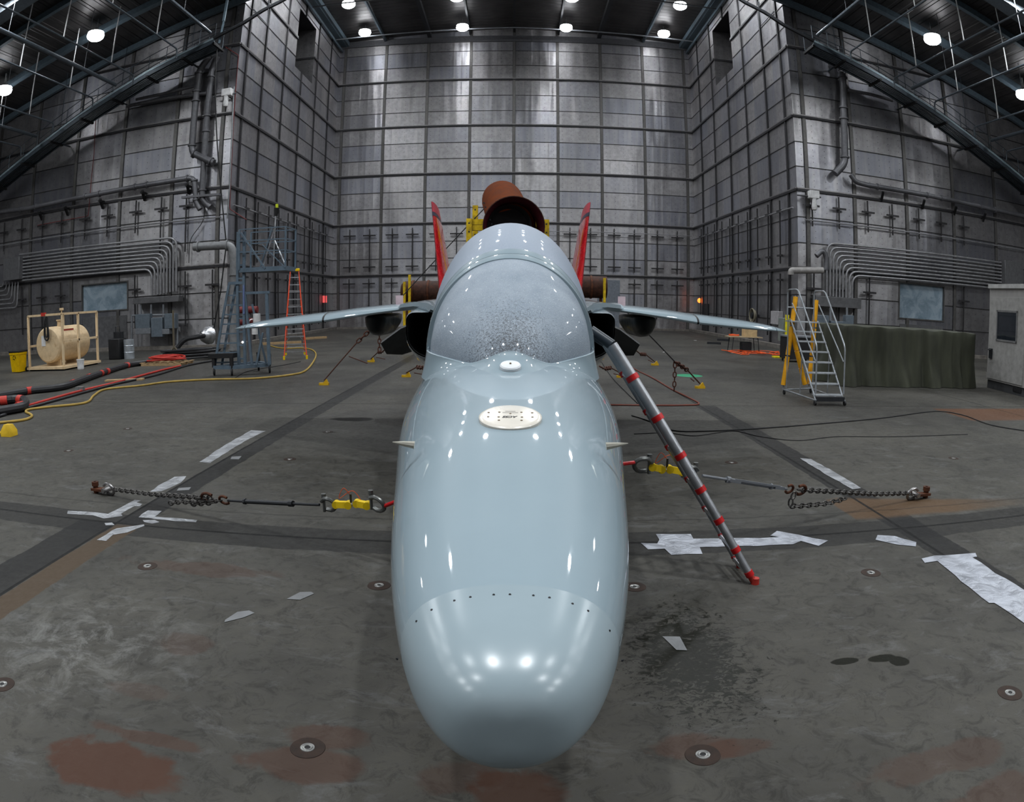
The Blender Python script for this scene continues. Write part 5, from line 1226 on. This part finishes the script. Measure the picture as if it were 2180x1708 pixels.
bar((mx + .35, my, .3), (mx + .15, my, 2.6), .07, 'mast_brace'); bar((mx + .75, 20.4, .3), (mx + .35, my + .1, 2.2), .07, 'mast_brace'); bar((mx + .5, my, .3), (mx + .75, my, 1.3), .06, 'mast_brace'); bar((mx + .12, my, 2.55), (mx + 1.0, my, 2.55), .08, 'mast_brace'); bar((mx + .95, my, .3), (mx + .9, my, 2.5), .09, 'mast_brace')
m = MB(); m.cbox((mx - .6, my - .2, .62), (.9, .35, .14)); m.build('battery_tray', M_['black'], lf)
m = MB(); m.lathe([(0, 0), (.12, 0), (.12, .35), (0, .35)], 14, 0, (mx + .55, my, 1.55)); m.lathe([(0, 0), (.1, 0), (.1, .3), (0, .3)], 14, 0, (mx + .45, my + .05, 1.25)); m.build('white_tank', M_['white'], lf)
m = MB(); m.cbox((mx + .13, my - .06, 2.35), (.05, .02, .9)); m.build('blue_label', simple('blue_label', (.12, .16, .32), .5), lf)
m = MB(); m.lathe([(0, 0), (.035, 0)], 10, 0, (mx + .06, my - .06, 1.02), Vector((0, -1, 0))); m.build('indicator_lamp', emis('white_indicator', (.9, .95, 1), 6), lf)
# work lamp pole on the basket
wl = thing('work_lamp', 'silver pole lamp with a yellow end clamped in the lift basket', 'lamp', (-7.35, 20.3, bz0)); m = MB(); m.tube([(-7.35, 20.3, bz0), (-7.30, 20.3, 5.0)], .03, 8); m.tube([(-7.7, 20.3, bz0 + .1), (-7.32, 20.3, bz1)], .025, 6); m.tube([(-6.95, 20.3, bz0 + .1), (-7.32, 20.3, bz0 + .9)], .025, 6); m.build('lamp_pole', M_['alu'], wl)
m = MB(); m.lathe([(0, 0), (.06, 0), (.09, .25), (0, .25)], 12, 0, (-7.30, 20.3, 4.95), Vector((.1, 0, 1))); m.build('lamp_head', M_['black'], wl); m = MB(); m.cbox((-7.27, 20.3, 5.26), (.07, .07, .12)); m.build('yellow_tip', simple('lime_yellow', (.6, .7, .02), .5), wl)
rv = thing('valve_assembly', 'dark red pipe valves at the wall behind the lift ladder', 'valve', (-9.9, 24.0, 0))
for z in (1.55, 2.0): m = MB(); m.tube([(-10.4, 24.6, z), (-9.6, 24.6, z)], .13, 12); m.build('valve_body', simple('valve_red', (.14, .02, .02), .5), rv); 
m = MB(); m.tube([(-10.0, 24.7, 0), (-10.0, 24.7, 2.2)], .10, 12); m.build('riser', PW, rv); m = MB(); m.lathe([(.13, -.02), (.16, 0), (.13, .02)], 18, 0, (-9.75, 24.4, 1.5), Vector((0, 1, 0))); m.build('hand_wheel', M_['alu'], rv)
# orange step ladder
sl_ = thing('step_ladder', 'tall orange fibreglass step ladder with aluminium steps left of the wing', 'ladder', (0, 0, 0)); OR = M_['orange']; zt_ = 3.52
for s_ in (-1, 1):
    m = MB(); m.beam((s_ * .45, -.02, .12), (s_ * .17, 0.8, zt_), .035, .09, up=(0, 1, 0)); m.build('front_rail', OR, sl_)
    m = MB(); m.beam((s_ * .40, 2.2, .12), (s_ * .17, 1.0, zt_), .03, .07, up=(0, 1, 0)); m.build('rear_rail', OR, sl_)
    for (x, y) in ((s_ * .455, -.05), (s_ * .405, 2.23)): m = MB(); m.cbox((x, y, .07), (.08, .12, .14)); m.build('yellow_foot', simple('ladder_yellow', (.8, .55, .0), .5), sl_)
for k in range(11):
    t_ = (k + 1) / 12.0; z = zt_ * t_; w_ = .45 - .28 * (z / zt_); y = -.02 + .82 * (z / zt_); m = MB(); m.box((-w_, y - .04, z - .02), (w_, y + .05, z + .02)); st_ = m.build('step', M_['alu'], sl_)
    if k < 3:
        for s_ in (-1, 1): m = MB(); m.beam((s_ * (w_ - .18), y, z - .02), (s_ * (w_ - .01), y, z - .20), .02, .02); m.build('step_brace', M_['alu'], st_)
for k in range(5): m = MB(); t_ = (k + .6) / 6; w_ = .40 - .23 * t_; m.tube([(-w_, 2.2 - 1.2 * t_, zt_ * t_), (w_, 2.2 - 1.2 * t_, zt_ * t_)], .015, 6); m.build('rear_bar', M_['alu'], sl_)
m = MB(); m.box((-.21, .72, zt_ - .04), (.21, 1.08, zt_ + .07)); m.build('top_cap', simple('ladder_yellow', (.8, .55, .0), .5), sl_, bevel=.02)
sl_.location = (-8.42, 25.65, 0); sl_.rotation_euler = (0, 0, math.radians(18.5))
# ---------------------------------------------------------------- right side equipment
rs = thing('rolling_stairs', 'grey rolling step stand with yellow padded legs right of the wing', 'stairs', (7.4, 15.2, 0)); G_ = simple('stair_grey', (.26, .28, .30), .4, .4)
A_, B_, C2, D_ = Vector((6.95, 14.25, .12)), Vector((7.75, 14.25, .12)), Vector((7.85, 16.45, .12)), Vector((6.92, 16.10, .12))
def rb(pts, r=.02, nm_='frame_tube', mt=G_): m = MB(); m.tube([Vector(p) for p in pts], r, 8); return m.build(nm_, mt, rs)
rb([A_, D_]); rb([B_, C2]); rb([D_, C2]); rb([A_, B_])
for P in (A_, B_, C2, D_): m = MB(); m.lathe([(0, -.02), (.055, -.02), (.055, .02), (0, .02)], 14, 0, (P.x, P.y, .056), Vector((1, 0, 0))); m.build('caster', M_['black'], rs)
for k in range(8):
    z = .24 + k * .232; y = 14.3 + k * .215; m = MB(); m.box((6.98, y, z - .03), (7.72, y + (.22 if k < 7 else .55), z)); m.build('tread', simple('tread_grey', (.36, .38, .40), .5, .3), rs)
for x in (6.97, 7.73):
    rb([(x, 14.28, .12), (x, 15.95, 1.88)], .022); rb(arc([(x, 14.3, .26), (x, 14.35, 1.35), (x, 15.55, 2.64), (x, 16.2, 2.64), (x, 16.2, 1.9)], 5, .12), .02, 'handrail'); rb([(x, 14.4, 1.0), (x, 15.9, 2.3)], .015, 'handrail'); rb([(x, 16.1, .15), (x, 16.15, 1.9)], .018); rb([(x, 15.2, .15), (x, 15.2, 1.1)], .015)
m = MB(); m.box((6.98, 14.2, .10), (7.72, 14.3, .20)); m.build('lock_step', M_['dark'], rs)
rb([(6.97, 16.2, 2.2), (7.73, 16.2, 2.2)], .018, 'handrail'); YP = simple('yellow_padding', (.72, .34, .01), .55, 0, .1)
for (a, b) in (((6.90, 16.15, .22), (7.22, 16.25, 2.5)), ((7.80, 16.48, .22), (7.93, 16.48, 2.45)), ((7.12, 16.2, 1.55), (7.62, 16.35, .22))):
    a, b = Vector(a), Vector(b); rb([a - Vector((0, 0, .1)), b], .018)
    for k in range(3):
        m = MB(); m.tube([a.lerp(b, k / 3 + .005), a.lerp(b, (k + 1) / 3 - .012)], .062, 12); m.build('yellow_pad', YP, rs)
# tarpaulin-covered crate
def tarp_mat():
    t = NT('olive_tarpaulin'); c = t.coord(); n = t.noise(t.scale(c, 1, 1, .25), 3.0, 4, .6); f = t.noise(c, 40, 2)
    t.set(col=t.mix(t.mapr(n, .3, .7), (.015, .0165, .009), (.034, .037, .021)), rough=.85, normal=t.bump(f, .3, .004)); return t.mat
tx0, tx1, ty0, ty1, tz = 9.85, 15.0, 18.25, 20.4, 1.76
m = MB(); rings = []; nU = 300
def per(u):
    w_, d_ = tx1 - tx0, ty1 - ty0; s_ = u * 2 * (w_ + d_)
    if s_ < w_: return tx0 + s_, ty0, 0, -1
    s_ -= w_
    if s_ < d_: return tx1, ty0 + s_, 1, 0
    s_ -= d_
    if s_ < w_: return tx1 - s_, ty1, 0, 1
    s_ -= w_; return tx0, ty1 - s_, -1, 0
rows = [(0, .96), (.0, 1.0), (.03, 1.0), (.10, 1), (.25, 1), (.4, 1), (.55, 1), (.7, 1), (.85, 1), (.94, 1), (1, 1)]
for (d_, k) in rows:
    R_ = []
    for i in range(nU):
        x, y, nx, ny = per(i / nU); i = i / 2; w1 = .55 * math.sin(i * .42 + 1) + .35 * math.sin(i * 1.05 + math.sin(i * .2) * 2) - sum(1.5 * math.exp(-((i - c0_) / 1.1) ** 2) for c0_ in (6, 11, 12.6, 30, 43, 47, 60, 90, 120)) ; am = .12 * min(1, d_ * 1.25) ** .7
        bulge = .10 * d_ + am * w1 + (.02 if d_ > 0 else 0) + .05 + .16 * max(0, d_ - .55) / .45 * (1 + .6 * math.sin(i * .55 + 2))
        cx2, cy2 = (tx0 + tx1) / 2, (ty0 + ty1) / 2; xx = cx2 + (x - cx2) * (k if d_ == 0 else 1) + nx * bulge; yy = cy2 + (y - cy2) * (k if d_ == 0 else 1) + ny * bulge
        z = tz * (1 - d_) + (.01 if d_ >= 1 else 0) + (.02 * math.sin(i * .5) if d_ < .1 else 0); z = tz + .015 * math.sin(i * .7) if d_ == 0 else max(.012, tz * (1 - d_) - .0)
        R_.append(Vector((xx, yy, z)))
    rings.append(R_)
m.loft(rings, caps=(True, False)); one('tarpaulin_cover', 'dark olive tarpaulin draped over a long bulky load on the right', 'tarpaulin', m, tarp_mat())
# metal cabin at the right edge
def cab_mat():
    t = NT('cabin_sheet'); c = t.coord('Object'); x, y, z = t.sep(c); s_ = t.math('ADD', x, y)
    r = t.math('ABSOLUTE', t.math('SUBTRACT', t.math('FRACT', t.math('MULTIPLY', s_, 3.2)), .5)); n = t.noise(c, 3, 4)
    t.set(col=t.mix(t.mapr(n, .3, .7), (.25, .245, .235), (.31, .30, .29)), rough=.5, normal=t.bump(t.mapr(r, .1, .2), .15, .02)); return t.mat
CB = cab_mat(); cA = Vector((15.85, 18.45, 0)); cB = Vector((15.35, 14.3, 0)); u = (cB - cA); ul = u.length; u.normalize(); nrm = Vector((u.y, -u.x, 0)); 
if nrm.x > 0: nrm = -nrm
inn = -nrm; cbn = thing('metal_cabin', 'beige-grey metal cabin with a windowed door at the right edge', 'cabin', tuple(cA)); zr = 3.30
m = MB(); m.prism([cA + Vector((0, 0, .28)), cB + Vector((0, 0, .28)), cB + inn * 3.5 + Vector((0, 0, .28)), cA + inn * 3.5 + Vector((0, 0, .28))], (0, 0, zr - .28)); m.build('cabin_wall', CB, cbn)
m = MB(); m.prism([cA - u * .0 + nrm * .08 + Vector((0, 0, zr)), cB + nrm * .08 + Vector((0, 0, zr)), cB + inn * 3.6 + Vector((0, 0, zr)), cA + inn * 3.6 - u * .08 + Vector((0, 0, zr))], (0, 0, .14)); m.build('cabin_roof', simple('cabin_roof', (.42, .42, .41), .5, .2), cbn)
m = MB(); m.prism([cA + inn * .06, cB + inn * .06, cB + inn * 3.4, cA + inn * 3.4], (0, 0, .28)); m.build('cabin_skid', simple('cabin_skid', (.05, .052, .055), .6), cbn)
def onface(s_, z, o_=.0): return cA + u * s_ + nrm * o_ + Vector((0, 0, z))
def pan(s0, s1, z0, z1, o_, th): return [onface(s0, z0, o_), onface(s1, z0, o_), onface(s1, z1, o_), onface(s0, z1, o_)], nrm * th
m = MB(); P, e = pan(.08, 2.3, .34, 3.0, .0, .035); m.prism(P, e); dr_ = m.build('cabin_door', simple('cabin_door', (.27, .265, .255), .45), cbn)
m = MB(); P, e = pan(.62, 1.80, 1.66, 2.54, .03, .02); m.prism(P, e); m.build('door_window', simple('dark_window', (.012, .016, .022), .12, 0, .1, coat=1.0), dr_)
for (s0, s1, z0, z1) in ((.56, .62, 1.60, 2.60), (1.80, 1.86, 1.60, 2.60), (.56, 1.86, 1.60, 1.66), (.56, 1.86, 2.54, 2.60)): m = MB(); P, e = pan(s0, s1, z0, z1, .03, .03); m.prism(P, e); m.build('window_trim', simple('window_trim', (.14, .14, .14), .5), dr_)
m = MB(); P, e = pan(.17, .36, 1.0, 1.32, .03, .05); m.prism(P, e); m.tube([onface(.22, 1.28, .08), onface(.22, 1.28, .14), onface(.42, 1.28, .14)], .02, 8); m.build('door_handle', M_['dark'], dr_)
m = MB(); P, e = pan(1.7, 2.2, .10, .22, -.05, .02); m.prism(P, e); m.build('fork_pocket', M_['black'], cbn)
# folding table with its box, cords, cart
q = fl(1588, 752); tX, tY = q.x, q.y + .4; tb_ = thing('folding_table', 'pale folding table below the tip of the right wing', 'table', (tX, tY, 0)); m = MB(); m.box((tX - .85, tY - .4, .72), (tX + .85, tY + .4, .76)); m.build('tabletop', simple('table_tan', (.34, .27, .17), .6), tb_)
for s_ in (-1, 1): m = MB(); m.tube(arc([(tX + s_ * .7, tY - .33, .02), (tX + s_ * .62, tY - .33, .72), (tX + s_ * .62, tY + .33, .72), (tX + s_ * .7, tY + .33, .02)], 4, .1), .02, 6); m.build('leg', M_['dark'], tb_)
m = MB(); m.box((tX - .02, tY - .25, .76), (tX + .60, tY + .25, 1.12)); one('cardboard_box', 'plain tan cardboard box on the folding table', 'box', m, simple('cardboard', (.50, .36, .19), .8))
m = MB(); P = [Vector((tX - .5 + .25 * math.cos(k * .9), tY + .18 * math.sin(k * .9), .79 + .012 * (k % 5))) for k in range(28)]; m.tube(smoothpath(P, 4), .018, 6); one('cord_bundle', 'orange cord bundle on the folding table', 'cord', m, M_['orangecord'])
m = MB(); m.cbox((tX + .15, tY + .1, .25), (.5, .4, .5)); one('equipment_case', 'small dark case under the folding table', 'case', m, M_['dark'], bevel=.03)
q = fl(1618, 752); m = MB(); P = [Vector((q.x + (k / 46 - .5) * 3.6 + .45 * math.cos(k * 1.9), q.y - .9 + .9 * math.sin(k * 1.3), .02 + .10 * abs(math.sin(k * .8)))) for k in range(46)]; m.tube(smoothpath(P, 5), .016, 6); one('cord_heap', 'heap of orange extension cord on the floor behind the wing tip', 'cord', m, M_['orangecord'])
q = fl(1702, 772); ct = thing('equipment_cart', 'black cart with a pale top behind the yellow stair legs', 'cart', (q.x, q.y + .3, 0)); m = MB(); m.box((q.x - .55, q.y, .12), (q.x + .75, q.y + .9, 1.02)); m.build('cart_body', M_['black'], ct); m = MB(); m.box((q.x - .58, q.y - .03, 1.02), (q.x + .78, q.y + .93, 1.08)); m.build('cart_top', M_['grey'], ct)
for a in (-.45, .65):
    for b in (.1, .8): m = MB(); m.lathe([(0, -.02), (.07, -.02), (.07, .02), (0, .02)], 12, 0, (q.x + a, q.y + b, .07), Vector((1, 0, 0))); m.build('caster', M_['dark'], ct)
q = fl(1668, 762); yp = thing('yellow_stand', 'bright yellow upright stand with a flat base by the cabinet', 'stand', (q.x, q.y, 0)); m = MB(); m.beam((q.x + .12, q.y, .05), (q.x + .12, q.y, 1.9), .14, .14); m.build('stand_post', simple('bright_yellow', (.72, .62, .01), .4), yp); m = MB(); m.box((q.x - .5, q.y - .2, 0), (q.x + .3, q.y + .2, .06)); m.build('stand_base', simple('bright_yellow', (.72, .62, .01), .4), yp)
p = atx(1604, 672, WC - .35); rl = thing('hose_reel', 'dark hose reel with cream hose on the right alcove wall', 'reel', tuple(p)); m = MB()
for k in range(4): 
    pts = [p + Vector((0, .45 * math.cos(a) * (1 - .08 * k), .42 * math.sin(a) * (1 - .08 * k))) for a in [2 * math.pi * j / 20 for j in range(21)]]; m.tube([v + Vector((.05 * k - .1, 0, 0)) for v in pts], .035, 6)
m.build('reel_hose', simple('hose_cream', (.22, .20, .15), .6), rl); m = MB(); m.lathe([(0, -.15), (.2, -.15), (.2, .15), (0, .15)], 16, 0, p, Vector((1, 0, 0))); m.beam(p, (WC - .02, p.y, p.z), .15, .15); m.build('reel_hub', M_['dark'], rl)
# cables and taped rope on the floor
def cable(px, r, lb, mat, name='floor_cable'):
    m = MB(); m.tube(smoothpath([fl(a, b, r) for a, b in px], 6), r, 6); one(name, lb, 'cable', m, mat)
cable([(1345, 885), (1380, 896), (1430, 916), (1500, 918), (1620, 912), (1760, 901), (1880, 890), (1990, 876), (2050, 884), (2110, 905), (2200, 920)], .012, 'long thin black cable running across the right floor to the edge', M_['black'])
cable([(1350, 924), (1420, 922), (1480, 928), (1560, 918), (1620, 930), (1700, 938), (1780, 930), (1900, 930), (2060, 925)], .007, 'thin dark wire lying below the long black cable', M_['black'])
cable([(1295, 862), (1380, 863), (1450, 863), (1488, 860), (1465, 846), (1440, 834), (1420, 823), (1390, 805), (1350, 785), (1315, 760)], .018, 'reddish-brown rope laid as a corner right of the jet', simple('rope_red_brown', (.16, .04, .025), .7), 'floor_rope')
cable([(1277, 765), (1300, 800), (1330, 832), (1380, 880), (1392, 890)], .012, 'black cable hanging from the cockpit side down to the ladder', M_['black'])
cable([(500, 805), (530, 790), (600, 778), (640, 770)], .012, 'thin dark cable between the lift and the step ladder', M_['black'])

for (px, py, ln, rz, lb) in ((600, 733, 2.2, .5, 'brown timber lying by the left alcove corner, the nearer one'), (672, 722, 1.6, .9, 'brown timber lying by the left alcove wall, the farther one')):
    q = fl(px, py); m = MB(); m.cbox((q.x, q.y, .07), (ln, .18, .13), rz=rz); one('timber_block', lb, 'timber', m, M_['wood'])
for (px, py, lb) in ((1520, 733, 'small dark block by the right kerb, the farther one'), (1540, 726, 'small dark block by the right kerb, the nearer one')):
    q = fl(px, py); m = MB(); m.cbox((q.x, q.y, .06), (.8, .2, .12), rz=-.3); one('kerb_block', lb, 'block', m, M_['dark'])
